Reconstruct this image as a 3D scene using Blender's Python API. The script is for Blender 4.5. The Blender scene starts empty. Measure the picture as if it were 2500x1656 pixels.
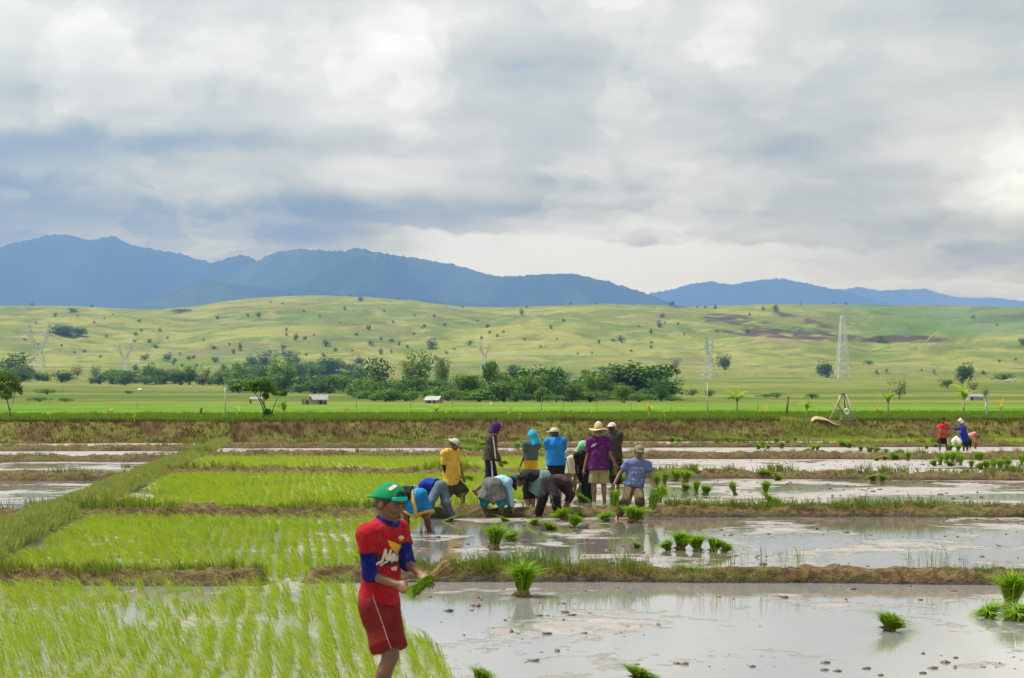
import bpy, bmesh, math, random
import numpy as np
from mathutils import Vector, Matrix
from mathutils.bvhtree import BVHTree

SC = bpy.context.scene
COL = SC.collection
F = 5000.0          # focal length in photograph pixels (2500 px wide)
CH = 2.0            # camera height above the paddy water
HY = 1000.0         # row of the true horizon in the photograph
rng = np.random.default_rng(7)
random.seed(7)
R = math.radians

def at(px, py, Y):
    return Vector(((px - 1250) * Y / F, Y, CH - (py - HY) * Y / F))
def gx(px, Y): return (px - 1250) * Y / F
def gy(py, z=0.0): return (CH - z) * F / (py - HY)

# ------------------------------------------------------------------ camera
cam = bpy.data.cameras.new("camera")
camo = bpy.data.objects.new("camera", cam); COL.objects.link(camo)
camo.location = (0, 0, CH); camo.rotation_euler = (R(90), 0, 0)
cam.sensor_width = 36.0; cam.lens = 36.0 * F / 2500
cam.shift_y = (HY - 828) / 2500
cam.clip_start = 0.5; cam.clip_end = 60000
cam.dof.use_dof = True; cam.dof.focus_distance = 42.0; cam.dof.aperture_fstop = 7.0
SC.camera = camo

# ------------------------------------------------------------------ exposure
SC.view_settings.view_transform = 'Standard'; SC.view_settings.look = 'None'
SC.view_settings.gamma = 1.0; SC.view_settings.use_curve_mapping = False
EXPO = 2.45
SC.view_settings.exposure = EXPO
SC.render.engine = 'CYCLES'
SC.cycles.use_denoising = True
SC.cycles.max_bounces = 6; SC.cycles.diffuse_bounces = 3; SC.cycles.glossy_bounces = 3
SC.cycles.transmission_bounces = 4; SC.cycles.volume_bounces = 0; SC.cycles.transparent_max_bounces = 4
SC.cycles.sample_clamp_indirect = 4.0

# ------------------------------------------------------------------ node helper
class NT:
    def __init__(self, tree): self.t = tree
    def node(self, typ, **kw):
        n = self.t.nodes.new(typ)
        for k, v in kw.items(): setattr(n, k, v)
        return n
    def put(self, sock, v):
        if v is None: return
        if isinstance(v, bpy.types.NodeSocket): self.t.links.new(v, sock)
        elif isinstance(v, (tuple, list)) and sock.type == 'RGBA' and len(v) == 3: sock.default_value = (*v, 1)
        else: sock.default_value = v
    def m(self, op, a, b=None, c=None, clamp=False):
        n = self.node('ShaderNodeMath', operation=op, use_clamp=clamp)
        for i, v in enumerate((a, b, c)): self.put(n.inputs[i], v)
        return n.outputs[0]
    def add(self, a, b): return self.m('ADD', a, b)
    def sub(self, a, b): return self.m('SUBTRACT', a, b)
    def mul(self, a, b): return self.m('MULTIPLY', a, b)
    def div(self, a, b): return self.m('DIVIDE', a, b)
    def ss(self, v, lo, hi, a=0.0, b=1.0):
        n = self.node('ShaderNodeMapRange', interpolation_type='SMOOTHSTEP')
        self.put(n.inputs['Value'], v); self.put(n.inputs['From Min'], lo); self.put(n.inputs['From Max'], hi)
        self.put(n.inputs['To Min'], a); self.put(n.inputs['To Max'], b)
        return n.outputs[0]
    def lin(self, v, lo, hi, a=0.0, b=1.0):
        n = self.node('ShaderNodeMapRange')
        self.put(n.inputs['Value'], v); self.put(n.inputs['From Min'], lo); self.put(n.inputs['From Max'], hi)
        self.put(n.inputs['To Min'], a); self.put(n.inputs['To Max'], b)
        return n.outputs[0]
    def xyz(self, x, y, z):
        n = self.node('ShaderNodeCombineXYZ')
        for i, v in enumerate((x, y, z)): self.put(n.inputs[i], v)
        return n.outputs[0]
    def sep(self, v):
        n = self.node('ShaderNodeSeparateXYZ'); self.put(n.inputs[0], v); return n.outputs
    def noise(self, vec, scale, detail=5, rough=0.55, dist=0.0):
        n = self.node('ShaderNodeTexNoise'); self.put(n.inputs['Vector'], vec)
        n.inputs['Scale'].default_value = scale; n.inputs['Detail'].default_value = detail
        n.inputs['Roughness'].default_value = rough; n.inputs['Distortion'].default_value = dist
        return n.outputs['Fac']
    def mixc(self, f, a, b, mode='MIX'):
        n = self.node('ShaderNodeMix', data_type='RGBA', blend_type=mode, clamp_factor=True)
        self.put(n.inputs[0], f); self.put(n.inputs[6], a); self.put(n.inputs[7], b)
        return n.outputs[2]
    def ramp(self, f, stops):
        n = self.node('ShaderNodeValToRGB'); self.put(n.inputs[0], f); e = n.color_ramp.elements
        while len(e) < len(stops): e.new(0.5)
        for el, (p, c) in zip(e, stops): el.position = p; el.color = (*c, 1)
        return n.outputs[0]

def srgb(r, g, b):
    f = lambda c: (c / 255 / 12.92) if c <= 10 else ((c / 255 + 0.055) / 1.055) ** 2.4
    return (f(r), f(g), f(b))

# ------------------------------------------------------------------ sky
SUN_EL, SUN_AZ = R(64), R(-75)          # azimuth from +Y (view direction), positive to the right
world = bpy.data.worlds.new("World"); SC.world = world; world.use_nodes = True
wt = world.node_tree; wt.nodes.clear(); n = NT(wt)
sky = n.node('ShaderNodeTexSky', sky_type='NISHITA'); sky.sun_disc = False
sky.sun_elevation = SUN_EL; sky.sun_rotation = SUN_AZ; sky.air_density = 1.0; sky.dust_density = 2.0
SKY_STRENGTH = 0.06
KC = 1.0 / (SKY_STRENGTH * 2 ** EXPO)
d = n.sep(n.node('ShaderNodeTexCoord').outputs['Generated'])
rr = n.m('SQRT', n.add(n.mul(d[0], d[0]), n.mul(d[1], d[1])))
rr = n.m('MAXIMUM', rr, 0.05)
U = n.mul(n.div(d[0], rr), 10.0)
V = n.m('MAXIMUM', n.mul(n.div(d[2], rr), 10.0), 0.0)
W = n.mul(n.m('LOGARITHM', n.add(V, 0.35), 2.718), 1.55)
back = n.mul(n.ss(d[1], 0.0, 0.2), 1.0)          # different cloud field in the other half of the sky
pv = n.xyz(n.mul(U, 0.62), W, n.mul(back, 3.0))
wob = n.sub(n.noise(pv, 1.6, 2, 0.5), 0.5)
wob2 = n.sub(n.noise(n.xyz(n.mul(U, 0.9), n.mul(W, 1.3), 7.7), 4.5, 4, 0.6), 0.5)
pw = n.xyz(n.add(n.mul(U, 0.62), n.mul(wob, 0.5)), n.add(W, n.mul(wob, 0.25)), n.mul(back, 3.0))
n1 = n.noise(pw, 1.25, 5, 0.5)
n2 = n.noise(n.xyz(n.add(n.mul(U, 0.5), n.mul(wob2, 0.15)), n.mul(W, 1.6), 3.1), 2.4, 6, 0.60)
n3 = n.noise(n.xyz(n.add(n.mul(U, 0.8), n.mul(wob2, 0.30)), n.add(n.mul(W, 1.25), n.mul(wob2, 0.2)), n.add(9.4, n.mul(back, 2.0))), 1.7, 4, 0.5)
puff = n.add(n.mul(n.ss(n3, 0.47, 0.53), 0.5), n.mul(n.ss(n3, 0.56, 0.60), 0.5))       # piled cloud edges
Ud = n.add(U, n.add(n.mul(wob, 0.55), n.mul(wob2, 0.22)))
Vd = n.add(V, n.add(n.mul(wob, 0.16), n.mul(wob2, 0.14)))
def gauss(u0, v0, su, sv, amp):
    a = n.div(n.sub(Ud, u0), su); b = n.div(n.sub(Vd, v0), sv)
    return n.mul(n.m('EXPONENT', n.mul(n.add(n.mul(a, a), n.mul(b, b)), -1.0)), amp)
b = n.add(0.63, n.add(n.mul(n.sub(puff, 0.4), 0.20), n.add(n.mul(n.sub(n1, 0.5), 0.75), n.mul(n.sub(n2, 0.5), 0.75))))
for g in ((-2.6, 0.95, 1.0, 0.40, -0.38), (-1.75, 1.30, 0.95, 0.075, -0.26), (-1.2, 1.53, 0.35, 0.10, -0.16),
          (0.30, 0.965, 1.25, 0.085, -0.27), (-1.0, 0.90, 0.7, 0.14, -0.10), (-2.2, 0.86, 1.1, 0.16, -0.20), (-0.5, 1.85, 0.50, 0.26, 0.24), (-0.75, 1.15, 0.5, 0.09, 0.16),
          (1.08, 1.9, 0.12, 0.16, 0.2), (2.3, 1.18, 0.42, 0.13, 0.22), (2.1, 1.0, 0.6, 0.07, 0.16),
          (0.6, 1.68, 0.45, 0.22, -0.12), (1.35, 1.60, 0.3, 0.2, -0.15), (1.3, 1.27, 0.4, 0.05, -0.16),
          (0.35, 1.12, 0.6, 0.05, -0.16), (2.2, 0.66, 0.7, 0.16, -0.16), (-2.3, 1.55, 0.4, 0.09, -0.16), (-1.9, 1.85, 0.7, 0.2, 0.10)):
    b = n.add(b, gauss(*g))
# pale opening under the cloud base, above the mountains
edge = n.add(n.add(0.885, n.mul(U, -0.055)), n.add(n.mul(wob2, 0.16), n.mul(wob, 0.12)))
openm = n.mul(n.ss(V, edge, n.sub(edge, 0.03)), n.mul(n.ss(n.add(U, n.mul(wob2, 0.4)), -0.85, -0.25), n.ss(U, 2.6, 0.6)))
b = n.add(n.mul(b, n.sub(1.0, n.mul(openm, 0.85))), n.mul(openm, 0.70))
b = n.m('MAXIMUM', n.m('MINIMUM', b, 1.0), 0.0)
cloud = n.ramp(b, ((0.0, srgb(126, 154, 186)), (0.22, srgb(156, 173, 192)), (0.42, srgb(188, 195, 199)),
                   (0.6, srgb(210, 212, 211)), (0.78, srgb(230, 230, 226)), (1.0, srgb(252, 251, 246))))
# the air in front of the clouds (see haze) dims them and adds its own light: the clouds themselves are brighter
HAZE_D = 0.000095
AIR = (0.25, 0.44, 0.71)
T = n.m('EXPONENT', n.mul(n.m('MINIMUM', n.div(13000.0, n.m('MAXIMUM', V, 0.05)), 31000.0), -HAZE_D))
T = n.m('MAXIMUM', T, 0.12)
cc = n.node('ShaderNodeSeparateColor'); n.put(cc.inputs[0], cloud); ch = []
for i in range(3): ch.append(n.m('MAXIMUM', n.mul(n.div(n.sub(cc.outputs[i], n.mul(n.sub(1.0, T), AIR[i])), T), KC), 0.05))
cl = n.xyz(*ch)
skyc = n.mixc(0.97, sky.outputs[0], cl)
bg = n.node('ShaderNodeBackground'); n.put(bg.inputs[0], skyc); bg.inputs[1].default_value = SKY_STRENGTH
wo = n.node('ShaderNodeOutputWorld'); wt.links.new(bg.outputs[0], wo.inputs[0])
world.cycles.sampling_method = 'NONE'

# ------------------------------------------------------------------ sun (veiled by cloud: soft)
sl = bpy.data.lights.new("sun", 'SUN'); sl.energy = 1.5; sl.angle = R(14); sl.color = (1.0, 0.95, 0.86)
so = bpy.data.objects.new("sun", sl); COL.objects.link(so)
sdir = Vector((math.sin(SUN_AZ) * math.cos(SUN_EL), math.cos(SUN_AZ) * math.cos(SUN_EL), math.sin(SUN_EL)))
so.rotation_euler = sdir.to_track_quat('Z', 'Y').to_euler(); so.location = (0, 0, 50)

# ------------------------------------------------------------------ numpy noise
def _h(ix, iy, s):
    h = (ix.astype(np.int64) * 374761393 + iy.astype(np.int64) * 668265263 + s * 1274126177) & 0xffffffff
    h = ((h ^ (h >> 13)) * 1274126177) & 0xffffffff
    return ((h ^ (h >> 16)) & 0xffff) / 65535.0
def vnoise(x, y, s=0):
    x = np.asarray(x, float); y = np.asarray(y, float)
    ix = np.floor(x); iy = np.floor(y); fx = x - ix; fy = y - iy
    fx = fx * fx * fx * (fx * (fx * 6 - 15) + 10); fy = fy * fy * fy * (fy * (fy * 6 - 15) + 10)
    a = _h(ix, iy, s); b = _h(ix + 1, iy, s); c = _h(ix, iy + 1, s); dd = _h(ix + 1, iy + 1, s)
    return (a + (b - a) * fx) * (1 - fy) + (c + (dd - c) * fx) * fy
def fbm(x, y, s=0, o=4, g=0.5):
    t = 0; a = 1; w = 0
    for i in range(o):
        t = t + a * vnoise(x * 2 ** i + 13.7 * i, y * 2 ** i - 7.3 * i, s + i); w += a; a *= g
    return t / w
def sstep(x, a, b):
    t = np.clip((x - a) / (b - a), 0, 1); return t * t * (3 - 2 * t)

# ------------------------------------------------------------------ mesh helpers
def link(name, me, parent=None, mat=None, label=None, cat=None, group=None, kind=None, loc=None):
    o = bpy.data.objects.new(name, me); COL.objects.link(o)
    if mat is not None and me is not None and not me.materials:
        for mm in (mat if isinstance(mat, (list, tuple)) else [mat]): me.materials.append(mm)
    if parent is not None: o.parent = parent
    if loc is not None: o.location = loc
    if label: o['label'] = label
    if cat: o['category'] = cat
    if group: o['group'] = group
    if kind: o['kind'] = kind
    return o
def empty(name, loc, label=None, cat=None, group=None, rz=0):
    o = link(name, None, None, None, label, cat, group, None, loc); o.rotation_euler[2] = rz
    o.empty_display_size = 0.2
    return o
def np_mesh(name, V, quads=None, tris=None, smooth=False, attrs=None):
    me = bpy.data.meshes.new(name); V = np.asarray(V, np.float32)
    q = np.zeros((0, 4), np.int32) if quads is None else np.asarray(quads, np.int32).reshape(-1, 4)
    t = np.zeros((0, 3), np.int32) if tris is None else np.asarray(tris, np.int32).reshape(-1, 3)
    me.vertices.add(len(V)); me.vertices.foreach_set('co', V.ravel())
    me.loops.add(q.size + t.size); me.loops.foreach_set('vertex_index', np.concatenate([q.ravel(), t.ravel()]))
    me.polygons.add(len(q) + len(t))
    me.polygons.foreach_set('loop_start', np.concatenate([np.arange(len(q)) * 4, q.size + np.arange(len(t)) * 3]).astype(np.int32))
    if smooth: me.polygons.foreach_set('use_smooth', np.ones(len(q) + len(t), bool))
    for k, (typ, arr) in (attrs or {}).items():
        at_ = me.attributes.new(k, typ, 'POINT')
        at_.data.foreach_set('color' if typ == 'FLOAT_COLOR' else 'value', np.asarray(arr, np.float32).ravel())
    me.update(calc_edges=True); me.validate()
    return me
def grid_quads(nr, nc):
    i = np.arange(nr - 1)[:, None] * nc + np.arange(nc - 1)[None]
    return np.stack([i, i + 1, i + nc + 1, i + nc], -1).reshape(-1, 4)
class MB:
    """collects small shapes into one mesh"""
    def __init__(s): s.v = []; s.f = []
    def addm(s, v, f):
        b = len(s.v); s.v += [tuple(p) for p in v]; s.f += [tuple(i + b for i in q) for q in f]; return s
    def box(s, c, sx, sy, sz, M=None):
        v = [Vector((x * sx / 2, y * sy / 2, z * sz / 2)) for x in (-1, 1) for y in (-1, 1) for z in (-1, 1)]
        if M is not None: v = [M @ p for p in v]
        v = [p + Vector(c) for p in v]
        return s.addm(v, [(0, 1, 3, 2), (4, 6, 7, 5), (0, 4, 5, 1), (2, 3, 7, 6), (0, 2, 6, 4), (1, 5, 7, 3)])
    def tube(s, pts, rad, n=6, cap=True):
        pts = [Vector(p) for p in pts]; rad = rad if isinstance(rad, (list, tuple)) else [rad] * len(pts)
        v = []; f = []; up = Vector((0, 0, 1))
        for i, p in enumerate(pts):
            dd = (pts[min(i + 1, len(pts) - 1)] - pts[max(i - 1, 0)]).normalized()
            a = dd.cross(up if abs(dd.z) < 0.95 else Vector((1, 0, 0))).normalized(); b_ = dd.cross(a)
            for k in range(n):
                an = 2 * math.pi * k / n; v.append(p + (a * math.cos(an) + b_ * math.sin(an)) * rad[i])
        for i in range(len(pts) - 1):
            for k in range(n):
                f.append((i * n + k, i * n + (k + 1) % n, (i + 1) * n + (k + 1) % n, (i + 1) * n + k))
        if cap: f.append(tuple(range(n - 1, -1, -1))); f.append(tuple((len(pts) - 1) * n + k for k in range(n)))
        return s.addm(v, f)
    def mesh(s, name, smooth=False):
        me = bpy.data.meshes.new(name); me.from_pydata([tuple(p) for p in s.v], [], s.f)
        if smooth:
            for p in me.polygons: p.use_smooth = True
        me.update(); return me
    def obj(s, name, mat, parent=None, smooth=False, **kw): return link(name, s.mesh(name, smooth), parent, mat, **kw)

# ------------------------------------------------------------------ materials
def new_mat(name):
    m = bpy.data.materials.new(name); m.use_nodes = True; t = m.node_tree; t.nodes.clear(); nn = NT(t)
    out = nn.node('ShaderNodeOutputMaterial'); return m, nn, out
def pmat(name, c1, c2=None, scale=5.0, rough=0.8, bump=0.0, bscale=None, spec=0.3, metal=0.0, detail=5, c3=None):
    m, q, out = new_mat(name)
    p = q.node('ShaderNodeBsdfPrincipled')
    tc = q.node('ShaderNodeTexCoord').outputs['Object']
    col = c1
    if c2 is not None:
        f = q.noise(tc, scale, detail, 0.6)
        col = q.mixc(q.ss(f, 0.35, 0.65), c1, c2)
        if c3 is not None: col = q.mixc(q.ss(q.noise(tc, scale * 2.7, detail, 0.6), 0.52, 0.68), col, c3)
    q.put(p.inputs['Base Color'], col); p.inputs['Roughness'].default_value = rough
    p.inputs['Specular IOR Level'].default_value = spec; p.inputs['Metallic'].default_value = metal
    if bump:
        bp = q.node('ShaderNodeBump'); bp.inputs['Strength'].default_value = 1.0; bp.inputs['Distance'].default_value = bump
        q.put(bp.inputs['Height'], q.noise(tc, bscale or scale * 3, 6, 0.6)); q.put(p.inputs['Normal'], bp.outputs[0])
    m.node_tree.links.new(p.outputs[0], out.inputs[0]); return m
def leafmat(name, stops, trans=0.35, rough=0.55, spec=0.25, tcol=None):
    """blade / leaf material: colour from the per-leaf attribute 'tint', some light comes through"""
    m, q, out = new_mat(name)
    a = q.node('ShaderNodeAttribute'); a.attribute_name = 'tint'
    col = q.ramp(a.outputs['Fac'], stops)
    p = q.node('ShaderNodeBsdfPrincipled'); q.put(p.inputs['Base Color'], col)
    p.inputs['Roughness'].default_value = rough; p.inputs['Specular IOR Level'].default_value = spec
    tr = q.node('ShaderNodeBsdfTranslucent'); q.put(tr.inputs[0], q.mixc(1.0, col, tcol or (1.1, 1.1, 0.7), 'MULTIPLY'))
    mx = q.node('ShaderNodeMixShader'); mx.inputs[0].default_value = trans
    l = m.node_tree.links; l.new(p.outputs[0], mx.inputs[1]); l.new(tr.outputs[0], mx.inputs[2]); l.new(mx.outputs[0], out.inputs[0])
    return m
# ================================================================== terrain
RIDGE = np.array([(-900,752),(-400,750),(0,747),(106,747),(211,749),(349,758),(454,753),(549,736),(634,727),(718,722),(803,722),(898,726),(1003,734),(1109,747),(1215,751),(1373,746),(1479,742),(1584,745),(1690,749),(1796,746),(1901,742),(2112,745),(2323,747),(2500,749),(3000,752),(3600,750)], float)
PLAIN_Y = np.array([0, 150, 200, 300, 400, 550, 700, 900, 1200, 1500], float)
PLAIN_Z = np.array([1.05, 1.3, 1.75, 2.6, 3.6, 5.5, 8.5, 14, 19, 25], float)
def bank_foot(X): return np.clip(126.0 + 0.21 * np.asarray(X, float), 108, 142) + (vnoise(np.asarray(X) * 0.35, 0 * np.asarray(X), 5) - 0.5) * 1.2
def px_of(X, Y): return 1250 + F * X / np.maximum(Y, 1)
HY0, HY1 = 1500.0, 3200.0
def height(X, Y):
    X = np.asarray(X, float); Y = np.asarray(Y, float)
    z = np.interp(Y, PLAIN_Y, PLAIN_Z)
    # gentle lumps on the plain
    z = z + sstep(Y, 200, 600) * (fbm(X / 60, Y / 90, 11, 3) - 0.5) * np.interp(Y, [200, 600, 1500], [0.2, 1.6, 4])
    px = px_of(X, Y)
    # low knoll behind the left pylon foot
    z = z + 5.0 * np.exp(-((px - 110) / 130) ** 2 - ((Y - 1180) / 170) ** 2)
    rid = np.interp(px, RIDGE[:, 0], RIDGE[:, 1]) + (fbm(px / 28, px * 0, 3, 3) - 0.5) * 3.0
    zr = CH + (HY - rid) * HY1 / F
    t = (Y - HY0) / (HY1 - HY0)
    g = np.where(t < 1, 0.35 * t + 0.65 * sstep(t, -0.15, 1.05), 1)
    zh = 25 + (zr - 25) * np.clip(g, 0, 1.0)
    # spurs and hollows on the slope
    env = sstep(t, 0.02, 0.25) * (1 - sstep(t, 0.45, 0.95))
    rn = fbm(X / 190 + 0.2 * Y / 300, Y / 330, 21, 4)
    spur = 1 - np.abs(rn - 0.5) * 4
    zh = zh + env * ((fbm(X / 260, Y / 420, 31, 4) - 0.5) * 24 + spur * 7 + (fbm(X / 50, Y / 80, 41, 3) - 0.5) * 8)
    # deep gullies and terraces on the right-hand hills
    rt = sstep(px, 1950, 2150) * env
    zh = zh + rt * (sstep(fbm(X / 120 - Y / 400, Y / 200, 51, 3), 0.42, 0.6) - 0.5) * 14
    # behind the crest the land falls away
    zb = np.maximum(zr - (Y - HY1) * 0.12 - 0.00002 * (Y - HY1) ** 2, 5)
    z = np.where(Y > HY0, np.where(Y > HY1, zb, zh), z)
    # bank down to the paddies
    bf = bank_foot(X)
    s = sstep(Y, bf, bf + 3.6)
    rough = (fbm(X * 1.4, Y * 1.4, 61, 4) - 0.5) * 0.45 * (s * (1 - s) * 4)
    mud = -0.10 + (fbm(X * 0.8, Y * 0.8, 71, 3) - 0.5) * 0.06
    z = np.where(Y < bf + 3.6, mud + (z - mud) * s + rough, z)
    return z
def ground_z(X, Y): return float(height(np.array([X]), np.array([Y]))[0])

rows = np.concatenate([[-60, -20, 0], np.linspace(8, 104, 25), np.linspace(105, 150, 110), np.geomspace(151, 1480, 130), np.linspace(1490, 3210, 230), np.geomspace(3240, 30000, 40)])
ks = np.linspace(-0.5, 0.5, 330)
YY = np.repeat(rows[:, None], len(ks), 1); XX = ks[None] * np.maximum(YY, 80)
ZZ = height(XX, YY)
PX = px_of(XX, YY); PY = HY - F * (ZZ - CH) / np.maximum(YY, 1)
def mixv(a, b, f): return a + (np.asarray(b) - a) * f[..., None]
C = np.zeros(XX.shape + (3,))
mudc = np.array((0.13, 0.095, 0.06))
C[:] = mudc
# bank: dry grass over brown soil
bn = fbm(XX * 0.5, YY * 0.9, 81, 4)
bankc = mixv(np.array((0.080, 0.050, 0.020)) + 0 * C, (0.100, 0.105, 0.020), sstep(bn, 0.40, 0.62))
bf = bank_foot(XX)
C = np.where((YY > bf - 1)[..., None], bankc, C)
# green field on the terrace, then meadow strips
strip = fbm(XX / 70, YY / 14, 91, 3)
fieldc = mixv(np.array((0.060, 0.138, 0.005)) + 0 * C, (0.108, 0.192, 0.009), sstep(strip, 0.35, 0.65))
fieldc = mixv(fieldc, (0.125, 0.175, 0.016), 0.6 * sstep(fbm(XX / 9, YY / 7, 93, 4), 0.5, 0.72))
wedge = sstep(YY, bf + 3.0, bf + 8)
C = mixv(C, fieldc, wedge) if False else C + (fieldc - C) * wedge[..., None]
strip2 = fbm(XX / 120, YY / 34, 95, 4)
mead = mixv(np.array((0.062, 0.100, 0.010)) + 0 * C, (0.135, 0.145, 0.026), sstep(strip2, 0.35, 0.68))
C = C + (mead - C) * sstep(YY + (strip - 0.5) * 90, 300, 380)[..., None]
strip3 = fbm(XX / 200, YY / 60, 97, 4)
mead2 = mixv(np.array((0.070, 0.110, 0.014)) + 0 * C, (0.150, 0.160, 0.030), sstep(strip3, 0.3, 0.62))
C = C + (mead2 - C) * sstep(YY, 600, 850)[..., None]
hn = fbm(XX / 130, YY / 160, 101, 5); hn2 = fbm(XX / 40, YY / 26, 103, 4)
hill = mixv(np.array((0.115, 0.145, 0.020)) + 0 * C, (0.192, 0.195, 0.036), sstep(hn, 0.36, 0.62))
hill = mixv(hill, (0.080, 0.115, 0.022), 0.7 * sstep(hn2, 0.53, 0.68))
gul = 1 - np.abs(fbm(XX / 75 + 0.15 * YY / 60, YY / 210, 113, 4) - 0.5) * 2
hill = mixv(hill, (0.085, 0.100, 0.026), 0.65 * sstep(gul, 0.90, 0.98))
hill = mixv(hill, (0.26, 0.235, 0.075), 0.5 * sstep(fbm(XX / 22, YY / 34, 117, 3), 0.60, 0.72))
hill = mixv(hill, (0.150, 0.120, 0.052), 0.55 * sstep(fbm(XX / 90, YY / 60, 107, 4), 0.60, 0.74))
greenr = sstep(PX + (hn - 0.5) * 300, 1980, 2150) * sstep(PY + (hn - 0.5) * 30, 832, 806)
hill = mixv(hill, (0.075, 0.135, 0.032), 0.75 * greenr)
hill = mixv(hill, (0.060, 0.060, 0.030), 0.6 * greenr * sstep(fbm(XX / 45 - YY / 90, YY / 40, 119, 4), 0.55, 0.66))
C = C + (hill - C) * sstep(YY, 1420, 1620)[..., None]
# burnt ground
def blot(px0, py0, sx, sy, rot=0.0):
    dx = PX - px0; dy = PY - py0; c, s_ = math.cos(rot), math.sin(rot)
    u = (dx * c + dy * s_) / sx; v = (-dx * s_ + dy * c) / sy
    return np.exp(-(u * u + v * v))
burn = blot(1750, 780, 30, 13, 0.1) + blot(1800, 776, 26, 7, 0) + blot(1830, 815, 60, 5, .1) + blot(1890, 800, 100, 10, 0.15) + blot(2000, 822, 110, 9, 0.06) + blot(2215, 828, 90, 9, 0.02) + blot(1660, 748, 22, 4) + blot(1960, 782, 70, 7, 0.25) + 0.5 * blot(1850, 808, 140, 5)
burn = sstep(burn * (YY > 1600), 0.16, 0.45) * sstep(fbm(XX / 13, YY / 26, 109, 4), 0.36, 0.48)
hillb = mixv(C, (0.052, 0.032, 0.026), 0.95 * burn)
C = np.where((YY > 1600)[..., None], hillb, C)
far = sstep(YY, 3300, 3600)
C = C + (np.array((0.08, 0.11, 0.03)) - C) * far[..., None]
Cc = np.concatenate([np.clip(C, 0, 1), np.ones(C.shape[:2] + (1,))], -1)
gm, q, out = new_mat("ground_soil_and_grass")
ca = q.node('ShaderNodeAttribute'); ca.attribute_name = 'land'
gp = q.node('ShaderNodeNewGeometry').outputs['Position']; gs = q.sep(gp)
near = q.noise(q.xyz(q.mul(gs[0], 1.6), q.mul(gs[1], 1.6), gs[2]), 1.0, 6, 0.65)
far1 = q.noise(q.xyz(q.mul(gs[0], 0.055), q.mul(gs[1], 0.030), 0.0), 1.0, 6, 0.6)
far2 = q.noise(q.xyz(q.mul(gs[0], 0.22), q.mul(gs[1], 0.10), 0.0), 1.0, 6, 0.7)
val = q.add(q.add(-0.12, q.mul(near, 0.50)), q.add(q.mul(far1, 0.74), q.mul(far2, 1.0)))
col = q.mixc(1.0, ca.outputs['Color'], q.xyz(val, val, val), 'MULTIPLY')
p = q.node('ShaderNodeBsdfPrincipled'); q.put(p.inputs['Base Color'], col); p.inputs['Roughness'].default_value = 0.95
p.inputs['Specular IOR Level'].default_value = 0.1
bp = q.node('ShaderNodeBump'); bp.inputs['Distance'].default_value = 2.6; bp.inputs['Strength'].default_value = 0.5
q.put(bp.inputs['Height'], q.add(q.mul(far2, 1.0), q.mul(near, 0.04))); q.put(p.inputs['Normal'], bp.outputs[0])
gm.node_tree.links.new(p.outputs[0], out.inputs[0])
gme = np_mesh("ground", np.stack([XX, YY, ZZ], -1).reshape(-1, 3), grid_quads(*XX.shape), smooth=True, attrs={'land': ('FLOAT_COLOR', Cc.reshape(-1, 4))})
link("ground", gme, None, gm, kind='structure')

# ================================================================== mountains
def mountain(name, prof, Y0, depth, seed, c1, c2, rough=1.0):
    prof = np.array(prof, float)
    x0, x1 = prof[0, 0], prof[-1, 0]
    npx = int((x1 - x0) / 3.2); pxs = np.linspace(x0, x1, npx)
    nr = 46
    tt = np.linspace(0, 1.25, nr)                     # 0 foot (near) .. 1 crest .. behind
    P, T = np.meshgrid(pxs, tt)
    crest = np.interp(P, prof[:, 0], prof[:, 1])
    smooth_c = crest
    crest = crest + (fbm(P / 16, P * 0, seed, 3) - 0.5) * 5.0 * rough - sstep(vnoise(P / 4.2, P * 0, seed + 9), 0.45, 0.95) * 3.0 * rough
    Yc = Y0 + (fbm(P / 220, P * 0, seed + 2, 2) - 0.5) * depth * 0.7
    crest = smooth_c + (crest - smooth_c) * sstep(T, 0.86, 0.99)
    zc = CH + (HY - crest) * Yc / F
    Yp = Yc - (1 - T) * depth
    X = (P - 1250) / F * Yc + (fbm(P / 60, T * 5, seed + 3, 3) - 0.5) * 120 * (1 - np.clip(T, 0, 1))
    prof_t = np.where(T <= 1, 0.45 * T + 0.55 * T ** 1.5, 1 - (T - 1) * 1.6)
    e = sstep(T, 0, 0.3) * (1 - sstep(T, 0.75, 0.99))
    rid = np.abs(fbm(X / 1500, Yp / 1100, seed + 4, 5) - 0.5) * 3.2
    Z = zc * prof_t - e * zc * (0.09 * rid + 0.12 * fbm(X / 600, Yp / 600, seed + 5, 4)) - 30 * (T < 0.02)
    cn = fbm(X / 500, Yp / 600, seed + 6, 5)
    Cm = mixv(np.array(c1) + 0 * np.stack([P] * 3, -1), c2, sstep(cn, 0.42, 0.68))
    Cm = np.concatenate([Cm, np.ones(P.shape + (1,))], -1)
    me = np_mesh(name, np.stack([X, Yp, Z], -1).reshape(-1, 3), grid_quads(*P.shape), smooth=True, attrs={'land': ('FLOAT_COLOR', Cm.reshape(-1, 4))})
    return link(name, me, None, mtm, kind='structure')
mtm, q, out = new_mat("forested_mountain")
ca = q.node('ShaderNodeAttribute'); ca.attribute_name = 'land'
p = q.node('ShaderNodeBsdfPrincipled'); p.inputs['Roughness'].default_value = 1.0; p.inputs['Specular IOR Level'].default_value = 0.0
gp = q.node('ShaderNodeNewGeometry').outputs['Position']
nz = q.noise(gp, 0.012, 8, 0.7)
q.put(p.inputs['Base Color'], q.mixc(1.0, ca.outputs['Color'], q.ramp(nz, ((0.3, (0.55, 0.55, 0.55)), (0.7, (1.3, 1.3, 1.3)))), 'MULTIPLY'))
bp = q.node('ShaderNodeBump'); bp.inputs['Distance'].default_value = 40; bp.inputs['Strength'].default_value = 0.8
q.put(bp.inputs['Height'], nz); q.put(p.inputs['Normal'], bp.outputs[0])
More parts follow.
